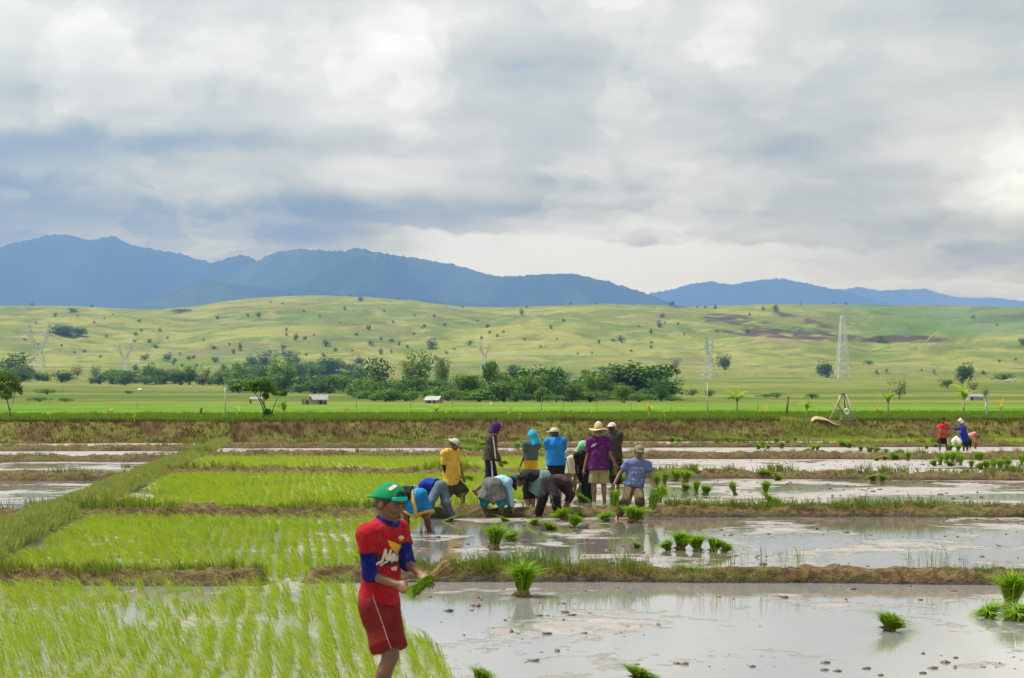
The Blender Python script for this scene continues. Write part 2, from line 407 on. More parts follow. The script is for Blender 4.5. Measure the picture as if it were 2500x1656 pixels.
mtm.node_tree.links.new(p.outputs[0], out.inputs[0])
s_ = 1 / 0.9468
def sp(*a): return [(x * s_, y * s_) for x, y in a]
FOR1, FOR2 = (0.012, 0.028, 0.020), (0.026, 0.046, 0.024)
mountain("mountain", sp((-420, 640), (-250, 600), (-120, 585), (0, 571), (60, 556), (130, 541), (165, 545), (200, 556), (265, 547), (300, 566), (360, 578), (420, 588), (485, 608), (520, 600), (555, 590), (580, 596), (640, 640), (760, 720)), 13000, 4200, 300, FOR1, FOR2)
mountain("mountain", sp((280, 735), (400, 690), (480, 645), (540, 633), (590, 605), (640, 583), (690, 576), (760, 580), (800, 583), (820, 573), (845, 577), (870, 584), (950, 596), (1050, 612), (1150, 641), (1220, 638), (1270, 632), (1330, 634), (1400, 650), (1500, 682), (1600, 720)), 11800, 4200, 340, (0.014, 0.032, 0.020), (0.048, 0.070, 0.034))
mountain("mountain", sp((230, 735), (330, 702), (400, 676), (470, 646), (500, 650), (560, 662), (640, 670), (700, 664), (790, 682), (900, 690), (1010, 690), (1150, 708), (1300, 735)), 9800, 2600, 460, (0.016, 0.036, 0.020), (0.055, 0.080, 0.036), 0.7)
mountain("mountain", sp((1380, 740), (1480, 684), (1530, 675), (1590, 660), (1640, 650), (1690, 660), (1740, 650), (1810, 645), (1870, 658), (1960, 675), (2050, 702), (2150, 740)), 17500, 4200, 380, FOR1, FOR2, 0.9)
mountain("mountain", sp((1800, 730), (1930, 672), (1980, 665), (2040, 673), (2080, 670), (2140, 668), (2200, 688), (2260, 690), (2300, 688), (2367, 699), (2500, 700), (2700, 690), (2900, 720)), 26000, 4500, 420, FOR1, FOR2, 0.8)

# ================================================================== haze
hz, q, out = new_mat("haze_air")
pv_ = q.node('ShaderNodeVolumePrincipled')
pv_.inputs['Color'].default_value = (0.285, 0.525, 0.98, 1); pv_.inputs['Density'].default_value = HAZE_D; pv_.inputs['Anisotropy'].default_value = 0.35
hz.node_tree.links.new(pv_.outputs[0], out.inputs['Volume'])
mb = MB(); mb.box((0, 14000, 645), 60000, 50000, 1314); mb.obj("haze", hz, kind='stuff')
# ================================================================== paddies: water, bunds
def pathx(Y): return -7.5 - 0.105 * (np.asarray(Y, float) - 30)
LINES_R = {'A': ([-60, -8, -3, -1.5, 6, 60], [22.8, 23.3, 23.5, 24.0, 23.6, 22.6]),
           'B': ([-60, -10, -2, 10, 60], [37.6, 37.8, 38.2, 38.5, 37.6]),
           'C': ([-60, -12, 0, 14, 60], [64, 62.8, 61, 58, 57]),
           'D': ([-60, -14, 0, 20, 80], [87, 86, 84, 82, 80]),
           'E': ([-60, -17, 0, 25, 80], [105, 106, 107, 110, 113])}
LINES_L = {'B': ([-80, -8], [36.2, 36.7]), 'C': ([-80, -9], [56, 58.0]), 'D': ([-80, -12], [77, 79]), 'E': ([-80, -14], [97, 99])}
def ly(L, X): return np.interp(X, L[0], L[1])

def water_mat(name, mud, murk, ripple, scale=1.0, film=(0.34, 0.29, 0.25)):
    m, q, out = new_mat(name)
    g = q.sep(q.node('ShaderNodeNewGeometry').outputs['Position'])
    v1 = q.xyz(q.mul(g[0], 0.55 * scale), q.mul(g[1], 0.42 * scale), mud)
    a = q.noise(v1, 1.0, 7, 0.62, 0.4)
    c = q.noise(q.xyz(q.mul(g[0], 3.2 * scale), q.mul(g[1], 2.4 * scale), 2.0), 1.0, 5, 0.65)
    mask = q.ss(q.add(q.mul(a, 0.72), q.mul(c, 0.28)), 0.62 - mud, 0.66 - mud)
    col = q.mixc(mask, murk, q.mixc(q.ss(c, 0.35, 0.62), film, tuple(x * 0.62 for x in film)))
    p = q.node('ShaderNodeBsdfPrincipled'); q.put(p.inputs['Base Color'], col)
    p.inputs['IOR'].default_value = 1.7
    q.put(p.inputs['Roughness'], q.lin(mask, 0, 1, 0.035, 0.30))
    p.inputs['Specular IOR Level'].default_value = 0.6
    bp = q.node('ShaderNodeBump'); bp.inputs['Strength'].default_value = 1.0; bp.inputs['Distance'].default_value = 1.0
    rip = q.mul(q.noise(q.xyz(q.mul(g[0], 2.0), q.mul(g[1], 9.0), 0.0), 1.0, 3, 0.5), ripple)
    q.put(bp.inputs['Height'], q.add(rip, q.mul(q.mul(mask, c), 0.012))); q.put(p.inputs['Normal'], bp.outputs[0])
    m.node_tree.links.new(p.outputs[0], out.inputs[0]); return m
WM = [water_mat("paddy_water_clear", 0.075, (0.225, 0.22, 0.205), 0.0008),
      water_mat("paddy_water_scummy", 0.085, (0.15, 0.14, 0.115), 0.0012),
      water_mat("paddy_water_muddy", 0.13, (0.15, 0.15, 0.11), 0.0020, 0.6, (0.36, 0.30, 0.26)),
      water_mat("paddy_water_film", 0.22, (0.16, 0.15, 0.12), 0.0020, 0.4, (0.38, 0.32, 0.28))]
def paddy(lo, hi, x0, x1, mat, nX=60):
    xs = np.linspace(0, 1, nX); V = []
    for j in range(6):
        t = j / 5
        for s in xs:
            # side limits may depend on Y (the slanting path bund)
            xa = x0; xb = x1
            X = (xa if not callable(xa) else 0) + 0
            V.append((s, t))
    out = []
    for s, t in V:
        Ym = 0.5 * (lo(0) + hi(0))
        for _ in range(3):
            a = x0(Ym) if callable(x0) else x0; b = x1(Ym) if callable(x1) else x1
            X = a + (b - a) * s; Ym = float(lo(X) + (hi(X) - lo(X)) * t)
        out.append((X, Ym, 0.0))
    me = np_mesh("paddy_water", np.array(out), grid_quads(6, nX)); return link("paddy_water", me, None, mat, kind='structure')
keys = ['A', 'B', 'C', 'D', 'E']
fr = [lambda X: 6.0 + 0 * X] + [(lambda X, k=k: ly(LINES_R[k], X)) for k in keys] + [lambda X: np.minimum(126.5 + 0.21 * X + 1.2, 141)]
for i, mt in enumerate((0, 1, 2, 3, 3, 3)): paddy(fr[i], fr[i + 1], pathx, 75, WM[mt])
fl = [lambda X: 6.0 + 0 * X] + [(lambda X, k=k: ly(LINES_L[k], X)) for k in 'BCDE'] + [lambda X: np.minimum(126.5 + 0.21 * X + 1.2, 141)]
for i, mt in enumerate((1, 2, 2, 3, 3)): paddy(fl[i], fl[i + 1], -75, pathx, WM[mt])

def soil_mat(name, tan, dark, green, gth):
    m, q, out = new_mat(name)
    g = q.node('ShaderNodeNewGeometry').outputs['Position']; gs = q.sep(g)
    a = q.noise(g, 1.3, 5, 0.6); b_ = q.noise(g, 9.0, 6, 0.65); c = q.noise(g, 34.0, 4, 0.6)
    col = q.mixc(q.ss(b_, 0.36, 0.62), dark, tan)
    col = q.mixc(q.mul(q.ss(q.add(q.mul(a, 0.6), q.mul(b_, 0.4)), gth, gth + 0.16), 0.55), col, green)
    wet = q.ss(q.add(gs[2], q.mul(q.sub(b_, 0.5), 0.12)), 0.085, 0.015)     # soaked mud at the waterline, widened to paint in the shadow line there
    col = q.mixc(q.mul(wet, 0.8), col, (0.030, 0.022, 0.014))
    col = q.mixc(1.0, col, q.ramp(c, ((0.25, (0.5, 0.5, 0.5)), (0.75, (1.25, 1.25, 1.25)))), 'MULTIPLY')
    p = q.node('ShaderNodeBsdfPrincipled'); q.put(p.inputs['Base Color'], col)
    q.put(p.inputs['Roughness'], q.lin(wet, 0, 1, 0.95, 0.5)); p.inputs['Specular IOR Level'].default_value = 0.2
    bp = q.node('ShaderNodeBump'); bp.inputs['Distance'].default_value = 0.05; bp.inputs['Strength'].default_value = 1.0
    q.put(bp.inputs['Height'], q.add(b_, q.mul(c, 0.5))); q.put(p.inputs['Normal'], bp.outputs[0])
    m.node_tree.links.new(p.outputs[0], out.inputs[0]); return m
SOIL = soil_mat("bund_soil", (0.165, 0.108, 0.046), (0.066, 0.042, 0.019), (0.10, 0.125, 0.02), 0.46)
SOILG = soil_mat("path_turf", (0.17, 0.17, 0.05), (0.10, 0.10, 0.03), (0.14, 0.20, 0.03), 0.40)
BUNDS = []
def bund(line, x0, x1, h, w, step, seed, mat=SOIL, gap=None, ncs=15):
    n_ = max(8, int((x1 - x0) / step)); X = np.linspace(x0, x1, n_)
    cs = np.linspace(-1, 1, ncs)
    Xg, Wg = np.meshgrid(X, cs, indexing='ij')
    hh = h * (0.75 + 0.5 * fbm(Xg * 0.5, Xg * 0, seed, 3))
    if gap is not None: hh = hh * (1 - sstep(Xg, gap[0] - .12, gap[0] + .06) * sstep(Xg, gap[1] + .12, gap[1] - .06) * 1.3)
    yc = line(Xg) + (fbm(Xg * 0.6, Xg * 0, seed + 3, 3) - 0.5) * 0.35 * (w / 0.7)
    zz = -0.09 + (hh + 0.09) * (1 - np.abs(Wg) ** 2.6) + (fbm(Xg * 5, Wg * 2.2 + 9, seed + 5, 4) - 0.5) * 0.15 * (h / 0.16) * (1 - np.abs(Wg) ** 6)
    yy = yc + Wg * w / 2 * (0.85 + 0.4 * fbm(Xg * 1.5, Wg * 2, seed + 7, 3)) + (fbm(Xg * 7, Wg * 3, seed + 8, 3) - 0.5) * 0.10
    me = np_mesh("earth_bund", np.stack([Xg, yy, zz], -1).reshape(-1, 3), grid_quads(n_, ncs)[:, ::-1], smooth=True)
    return link("earth_bund", me, None, mat, kind='structure')
HB = {'A': (0.15, 0.62, 0.05), 'B': (0.19, 0.8, 0.08), 'C': (0.23, 1.0, 0.12), 'D': (0.27, 1.2, 0.16), 'E': (0.26, 1.2, 0.2)}
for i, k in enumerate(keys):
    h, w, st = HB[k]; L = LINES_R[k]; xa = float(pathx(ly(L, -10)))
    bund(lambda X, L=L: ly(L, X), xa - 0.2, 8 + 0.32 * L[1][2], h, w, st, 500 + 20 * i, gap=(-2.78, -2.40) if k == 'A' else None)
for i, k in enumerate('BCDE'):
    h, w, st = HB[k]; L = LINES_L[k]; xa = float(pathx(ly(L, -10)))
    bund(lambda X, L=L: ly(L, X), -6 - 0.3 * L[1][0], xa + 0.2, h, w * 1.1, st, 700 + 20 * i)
# grassy path bund that slants away
def path_bund():
    n_ = 420; Y = np.linspace(14, 124, n_); cs = np.linspace(-1, 1, 13)
    Yg, Wg = np.meshgrid(Y, cs, indexing='ij')
    xx = pathx(Yg) + Wg * 0.42 + (fbm(Yg * 0.5, Yg * 0, 801, 3) - 0.5) * 0.4
    zz = -0.09 + (0.27 + 0.12 * (fbm(Yg * 0.7, Yg * 0, 803, 3))) * (1 - np.abs(Wg) ** 2.6) + (fbm(Yg * 3, Wg * 3, 805, 3) - 0.5) * 0.06
    me = np_mesh("path", np.stack([xx, Yg, zz], -1).reshape(-1, 3), grid_quads(n_, 13), smooth=True)
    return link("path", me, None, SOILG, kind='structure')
path_bund()
# ================================================================== blades of grass and rice
class BL:
    def __init__(s): s.V = []; s.Q = []; s.T = []; s.t = []; s.n = 0
    def add(s, P, L, W, lean, tint, seg=2, bend=0.5):
        """P (N,3) bases; L length; W width; lean (N,2) horizontal tip shift per unit length; tint (N,)"""
        N = len(P)
        if N == 0: return
        L = np.broadcast_to(L, (N,)); W = np.broadcast_to(W, (N,)); tint = np.broadcast_to(tint, (N,))
        a = rng.uniform(0, np.pi, N); side = np.stack([np.cos(a), np.sin(a) * 0.7, 0 * a], 1) * (W / 2)[:, None]
        ln = np.linalg.norm(lean, axis=1); up = np.sqrt(np.clip(1 - np.minimum(ln, 0.95) ** 2, 0.08, 1))
        tipd = np.concatenate([lean, up[:, None]], 1); tipd[:, 2] *= 1 - 0.25 * bend
        tip = P + tipd * L[:, None]
        if seg == 1:
            V = np.stack([P - side, P + side, tip], 1).reshape(-1, 3)
            b = s.n + np.arange(N) * 3; s.T.append(np.stack([b, b + 1, b + 2], 1)); k = 3
        else:
            midd = np.concatenate([lean * (0.5 - 0.3 * bend), (up * (0.5 + 0.12 * bend))[:, None]], 1)
            mid = P + midd * L[:, None]
            V = np.stack([P - side * .7, P + side * .7, mid + side, mid - side, tip], 1).reshape(-1, 3)
            b = s.n + np.arange(N) * 5
            s.Q.append(np.stack([b, b + 1, b + 2, b + 3], 1)); s.T.append(np.stack([b + 3, b + 2, b + 4], 1)); k = 5
        s.V.append(V); s.t.append(np.repeat(tint, k)); s.n += N * k
    def mesh(s, name):
        return np_mesh(name, np.concatenate(s.V), np.concatenate(s.Q) if s.Q else None, np.concatenate(s.T), attrs={'tint': ('FLOAT', np.concatenate(s.t))})
def tufts(bl, C, nb, L, W, spread, lean0=(0, 0), leanr=0.35, tint=(0.2, 0.8), seg=2, bend=0.5, Lvar=0.35):
    """C (M,3) tuft centres -> nb blades each"""
    M = len(C)
    if M == 0: return
    idx = np.repeat(np.arange(M), nb); N = len(idx)
    ang = rng.uniform(0, 2 * np.pi, N); rad = np.sqrt(rng.uniform(0, 1, N)) * np.broadcast_to(spread, (M,))[idx]
    off = np.stack([np.cos(ang) * rad, np.sin(ang) * rad, 0 * rad], 1)
    lean = np.array(lean0)[None] + np.stack([np.cos(ang), np.sin(ang)], 1) * leanr * rng.uniform(0.2, 1, (N, 1)) + rng.normal(0, 0.07, (N, 2))
    lean = lean + rng.normal(0, 0.08, (M, 2))[idx]
    Ls = np.broadcast_to(L, (M,))[idx] * rng.uniform(1 - Lvar, 1 + Lvar * 0.4, N)
    ct = rng.uniform(0, 1, M)
    ti = tint[0] + (tint[1] - tint[0]) * (0.55 * ct[idx] + 0.45 * rng.uniform(0, 1, N))
    bl.add(C[idx] + off, Ls, W, lean, ti, seg, bend)
RICE = leafmat("young_rice_leaf", ((0.0, (0.16, 0.25, 0.014)), (0.4, (0.27, 0.38, 0.022)), (0.75, (0.36, 0.45, 0.035)), (1.0, (0.44, 0.48, 0.07))), trans=0.45)
GRASS = leafmat("bund_grass_blade", ((0.0, (0.060, 0.095, 0.010)), (0.4, (0.13, 0.190, 0.016)), (0.75, (0.21, 0.25, 0.030)), (1.0, (0.34, 0.29, 0.10))), trans=0.35)
DRY = leafmat("bank_grass_blade", ((0.0, (0.055, 0.032, 0.012)), (0.4, (0.105, 0.066, 0.022)), (0.7, (0.105, 0.100, 0.020)), (1.0, (0.125, 0.175, 0.020))), trans=0.25)

# ---- transplanted rice, in rough rows, bent by the wind towards the left
def rice(Y0, Y1, xl, xr, sp, nb, L, W, seg, keep=0.95):
    ys = np.arange(Y0, Y1, sp); P = []
    for y in ys:
        a, b_ = xl(y), xr(y)
        if b_ <= a: continue
        xs = np.arange(a, b_, sp * 0.95); P.append(np.stack([xs + rng.normal(0, sp * .16, len(xs)), y + rng.normal(0, sp * .2, len(xs)), 0 * xs - 0.02], 1))
    P = np.concatenate(P); P = P[rng.uniform(0, 1, len(P)) < keep * sstep(fbm(P[:, 0] * .9, P[:, 1] * .9, 77, 4), 0.24, 0.46)]
    b_ = BL(); ln = np.full(len(P), L) * (0.8 + 0.45 * fbm(P[:, 0] * .4, P[:, 1] * .4, 78, 2))
    wind = -0.66
    tufts(b_, P, nb, ln, W, 0.035, (wind, -0.08), 0.22, (0.15, 0.85), seg, 0.75)
    return link("rice_seedlings", b_.mesh("rice_seedlings"), None, RICE, kind='stuff', label="young green rice seedlings planted in rows in the flooded paddy", cat="rice seedlings")
vis = lambda y: -0.265 * y - 1.2
ly_ = lambda k, X: float(ly(LINES_R[k], X))
rice(12.6, 22.9, lambda y: max(vis(y), float(pathx(y)) + 0.8), lambda y: np.interp(y, [12.6, 15.6, 19.0, 22.9], [-0.1, -0.38, -1.0, -1.75]), 0.175, 15, 0.29, 0.0065, 2)
rice(23.9, 37.3, lambda y: max(vis(y), float(pathx(y)) + 0.75), lambda y: np.interp(y, [24, 26, 31, 37], [-1.9, -1.95, -1.9, -1.55]), 0.18, 13, 0.26, 0.009, 2)
rice(38.9, 61.6, lambda y: float(pathx(y)) + 0.75, lambda y: np.interp(y, [38.9, 45, 61.6], [-1.0, 0.3, 1.2]), 0.20, 9, 0.28, 0.016, 2)
rice(62.8, 85.2, lambda y: float(pathx(y)) + 0.75, lambda y: np.interp(y, [62, 85], [1.0, 1.6]), 0.215, 7, 0.30, 0.024, 1)
rice(112.5, 134.5, lambda y: np.interp(y, [112, 120, 132], [25.5, 24.6, 17]), lambda y: 40, 0.27, 6, 0.40, 0.03, 1)

# ---- grass on the bunds
def bund_grass(k, side, x0, x1, dens, L, W, seg, thr, nb=9, top=0.0):
    L_ = (LINES_R if side == 'R' else LINES_L)[k]; h, w, st = HB[k]
    N = int((x1 - x0) * dens); X = rng.uniform(x0, x1, N)
    off = rng.uniform(-0.22, 0.48, N) * w
    z = h * 0.9 * (1 - np.abs(off / (w / 2)) ** 2.6) - 0.01
    P = np.stack([X, ly(L_, X) + off, z], 1)
    g = fbm(X * 0.55, X * 0 + off, 900 + ord(k), 4); keep = g > thr
    if k == 'A': keep &= ~((X > -2.85) & (X < -2.3))
    if k == 'B' and side == 'R': keep &= ~((X > -2.2) & (X < 2.9) & (rng.uniform(0, 1, N) < 0.88))     # trodden by the workers
    P = P[keep]; g = g[keep]
    b_ = BL(); tufts(b_, P, nb, L * (0.35 + 1.5 * np.clip(g - thr, 0, .5) / .3) * rng.uniform(.6, 1.3, len(P)), W, 0.05, (-0.12, 0), 0.5, (0.05, 0.9), seg, 0.5, 0.5)
    return link("bund_grass", b_.mesh("bund_grass"), None, GRASS, kind='stuff', label="wild green grass tufts growing along an earth bund", cat="grass")
bund_grass('A', 'R', -8, 0.0, 90, 0.11, 0.008, 2, 0.26, 12)
bund_grass('A', 'R', -1.5, 7.5, 60, 0.17, 0.007, 2, 0.38, 9)
bund_grass('A', 'R', -1.5, 7.5, 120, 0.06, 0.007, 2, 0.30, 8)
bund_grass('B', 'R', 2.5, 12, 70, 0.07, 0.010, 2, 0.30, 8)
bund_grass('B', 'R', -9, 12, 44, 0.12, 0.011, 2, 0.30, 10)
bund_grass('C', 'R', -12, 18, 26, 0.15, 0.016, 2, 0.33, 9)
bund_grass('D', 'R', -14, 26, 20, 0.18, 0.022, 1, 0.30, 9)
bund_grass('E', 'R', -17, 35, 18, 0.22, 0.028, 1, 0.28, 9)
for k_ in 'BCDE': bund_grass(k_, 'L', -30, float(pathx(ly(LINES_L[k_], -10))), 22, 0.16, 0.02, 1, 0.33, 9)
# tall thin stems behind bund A
b_ = BL(); X = rng.uniform(0.3, 6.5, 150); X = X[fbm(X * 1.2, X * 0, 951, 3) > 0.5]
P = np.stack([X, ly(LINES_R['A'], X) + rng.uniform(0.0, 0.3, len(X)), 0 * X + 0.08], 1)
tufts(b_, P, 3, 0.42, 0.005, 0.03, (-0.05, 0), 0.28, (0.3, 1.0), 2, 0.6); link("bund_grass", b_.mesh("bund_grass"), None, GRASS, kind='stuff', label="thin tall grass stems standing on the nearest bund", cat="grass")
# path turf
b_ = BL(); N = 9000; Y = 1 / rng.uniform(1 / 128, 1 / 15, N); o = rng.uniform(-0.44, 0.44, N)
P = np.stack([pathx(Y) + o, Y, 0.22 * (1 - np.abs(o / 0.5) ** 2.2)], 1)
g = fbm(Y * 0.5, o, 961, 3)
Lp = 0.21 * (0.4 + g) * (1 - 0.35 * np.abs(o))
near = Y < 60
tufts(b_, P[near], 10, Lp[near], 0.013, 0.07, (-0.12, -0.05), 0.5, (0.35, 0.95), 2, 0.5)
tufts(b_, P[~near], 7, Lp[~near] * 1.2, 0.03, 0.12, (-0.1, 0), 0.5, (0.35, 0.95), 1)
PGR = leafmat("path_grass_blade", ((0.0, (0.10, 0.15, 0.025)), (0.5, (0.20, 0.25, 0.05)), (1.0, (0.33, 0.34, 0.11))), trans=0.4)
link("path_grass", b_.mesh("path_grass"), None, PGR, kind='stuff', label="thick green grass covering the slanting path bund", cat="grass")

# ---- rough grass on the far bank and the rice standing on the terrace behind it
b_ = BL(); N = 9000; X = rng.uniform(-46, 50, N); s = rng.uniform(-0.2, 6.5, N); Y = bank_foot(X) + s
P = np.stack([X, Y, height(X, Y) - 0.03], 1); g = fbm(X * .3, s * .6, 971, 4)
tufts(b_, P, 6, 0.30 * (0.4 + 1.1 * g), 0.045, 0.16, (0, -0.15), 0.5, (0.0, 0.75), 1); 
link("bank_grass", b_.mesh("bank_grass"), None, DRY, kind='stuff', label="rough dry brown and green grass covering the long far bank", cat="grass")
b_ = BL(); N = 15000; X = rng.uniform(-62, 62, N); Y = 129 + 60 * rng.uniform(0, 1, N) ** 1.5 + 0.2 * X
ok = Y > bank_foot(X) + 5.0 + 2.5 * fbm(X * .2, X * 0, 981, 2); X = X[ok]; Y = Y[ok]
P = np.stack([X, Y, height(X, Y) - 0.03], 1); d_ = Y - bank_foot(X)
tufts(b_, P, 6, (0.26 + 0.16 * sstep(d_, 10, 14)) * (0.6 + 0.8 * fbm(X * .25, Y * .25, 982, 3)), 0.07, 0.28, (-0.1, 0), 0.4, (0.15, 0.9), 1)
RICEF = leafmat("field_rice_leaf", ((0.0, (0.065, 0.140, 0.005)), (0.5, (0.120, 0.220, 0.008)), (1.0, (0.20, 0.28, 0.02))), trans=0.4)
link("field_rice", b_.mesh("field_rice"), None, RICEF, kind='stuff', label="tall deep green rice standing in the field behind the bank", cat="rice")

TGR = leafmat("terrace_grass_blade", ((0.0, (0.06, 0.115, 0.008)), (0.5, (0.13, 0.19, 0.015)), (1.0, (0.21, 0.25, 0.04))), trans=0.4)
b_ = BL(); N = 5200; X = rng.uniform(-50, 50, N); s = 3.2 + 7.5 * rng.uniform(0, 1, N) ** 1.3; Y = bank_foot(X) + s; g = fbm(X * .22, s * .35, 991, 4); ok = g > .44; X, Y, g = X[ok], Y[ok], g[ok]
P = np.stack([X, Y, height(X, Y) - .03], 1); tufts(b_, P, 8, 0.15 + 1.7 * np.clip(g - .42, 0, .3), .05, .22, (-.08, -.05), .55, (.1, 1.0), 1)
link("terrace_grass", b_.mesh("terrace_grass"), None, TGR, kind='stuff', label="clumps of rough light green grass along the top of the far bank", cat="grass")
# ================================================================== trees, shrubs, huts, pylons
_scanY = np.concatenate([np.linspace(105, 160, 120), np.geomspace(161, 3190, 700)])
def ground_at(px, py, ymin=100.0):
    Ys = _scanY[_scanY >= ymin]; Xs = (px - 1250) / F * Ys
    sy = HY - F * (height(Xs, Ys) - CH) / Ys
    i = np.where(sy <= py)[0]
    Y = Ys[i[0]] if len(i) else Ys[np.argmin(sy)]
    X = (px - 1250) / F * Y
    return X, Y, ground_z(X, Y)
LEAF_D = leafmat("dark_tree_leaf", ((0.0, (0.012, 0.046, 0.003)), (0.5, (0.036, 0.105, 0.005)), (1.0, (0.105, 0.190, 0.010))), trans=0.3)
LEAF_M = leafmat("tree_leaf", ((0.0, (0.026, 0.080, 0.003)), (0.5, (0.082, 0.175, 0.006)), (1.0, (0.185, 0.280, 0.014))), trans=0.35)
LEAF_L = leafmat("bamboo_leaf", ((0.0, (0.050, 0.115, 0.004)), (0.5, (0.135, 0.235, 0.008)), (1.0, (0.25, 0.33, 0.018))), trans=0.4)
LEAF_P = leafmat("pale_tree_leaf", ((0.0, (0.080, 0.11, 0.020)), (0.5, (0.15, 0.18, 0.040)), (1.0, (0.24, 0.25, 0.07))), trans=0.4)
BARK = pmat("bark", (0.16, 0.12, 0.08), (0.08, 0.058, 0.04), 6, 0.95)
def crown_mesh(name, blobs, nleaf, size, seed, flat=0.4):
    """blobs: (x,y,z,rx,ry,rz,weight); leaf quads spread through each clump, thicker near its shell"""
    r = np.random.default_rng(seed); w = np.array([b[6] for b in blobs], float); w /= w.sum()
    V = []; t = []
    for b, ww in zip(blobs, w):
        n_ = max(6, int(nleaf * ww)); d_ = r.normal(0, 1, (n_, 3)); d_ /= np.linalg.norm(d_, axis=1)[:, None]
        rad = r.uniform(0.35, 1.0, n_) ** 0.5 * (0.82 + 0.4 * r.uniform(0, 1, n_))
        lump = 0.78 + 0.5 * vnoise(d_[:, 0] * 2.3 + seed, d_[:, 2] * 2.3 + d_[:, 1] * 1.7, seed)
        c = np.array(b[:3]) + d_ * (rad * lump)[:, None] * np.array(b[3:6])
        nrm = d_ + r.normal(0, 0.7, (n_, 3)); nrm[:, 2] += flat; nrm /= np.linalg.norm(nrm, axis=1)[:, None]
        a = np.cross(nrm, r.normal(0, 1, (n_, 3))); a /= np.linalg.norm(a, axis=1)[:, None]; e = np.cross(nrm, a)
        s = size * r.uniform(0.55, 1.25, n_)[:, None]
        V.append(np.stack([c - a * s, c - e * s * 0.55, c + a * s, c + e * s * 0.55], 1))
        t.append(np.repeat(np.clip(0.12 + 0.55 * r.uniform(0, 1, n_) + 0.35 * r.uniform(0, 1) - 0.1, 0, 1), 4))
    V = np.concatenate(V); N = len(V); q_ = np.arange(N * 4).reshape(N, 4)
    return np_mesh(name, V.reshape(-1, 3), q_, attrs={'tint': ('FLOAT', np.concatenate(t))})
def trunk_mesh(name, H, r0, limbs, lean=(0, 0)):
    mb = MB(); mb.tube([(0, 0, -0.03), (lean[0] * .4, lean[1] * .4, H * .4), (lean[0], lean[1], H)], [r0, r0 * .75, r0 * .35], 7)
    for (x, y, z, z0) in limbs: mb.tube([(lean[0] * z0, lean[1] * z0, H * z0), (x * .55, y * .55, (z + H * z0) / 2), (x, y, z)], [r0 * .5, r0 * .35, r0 * .12], 5)
    return mb.mesh(name, True)
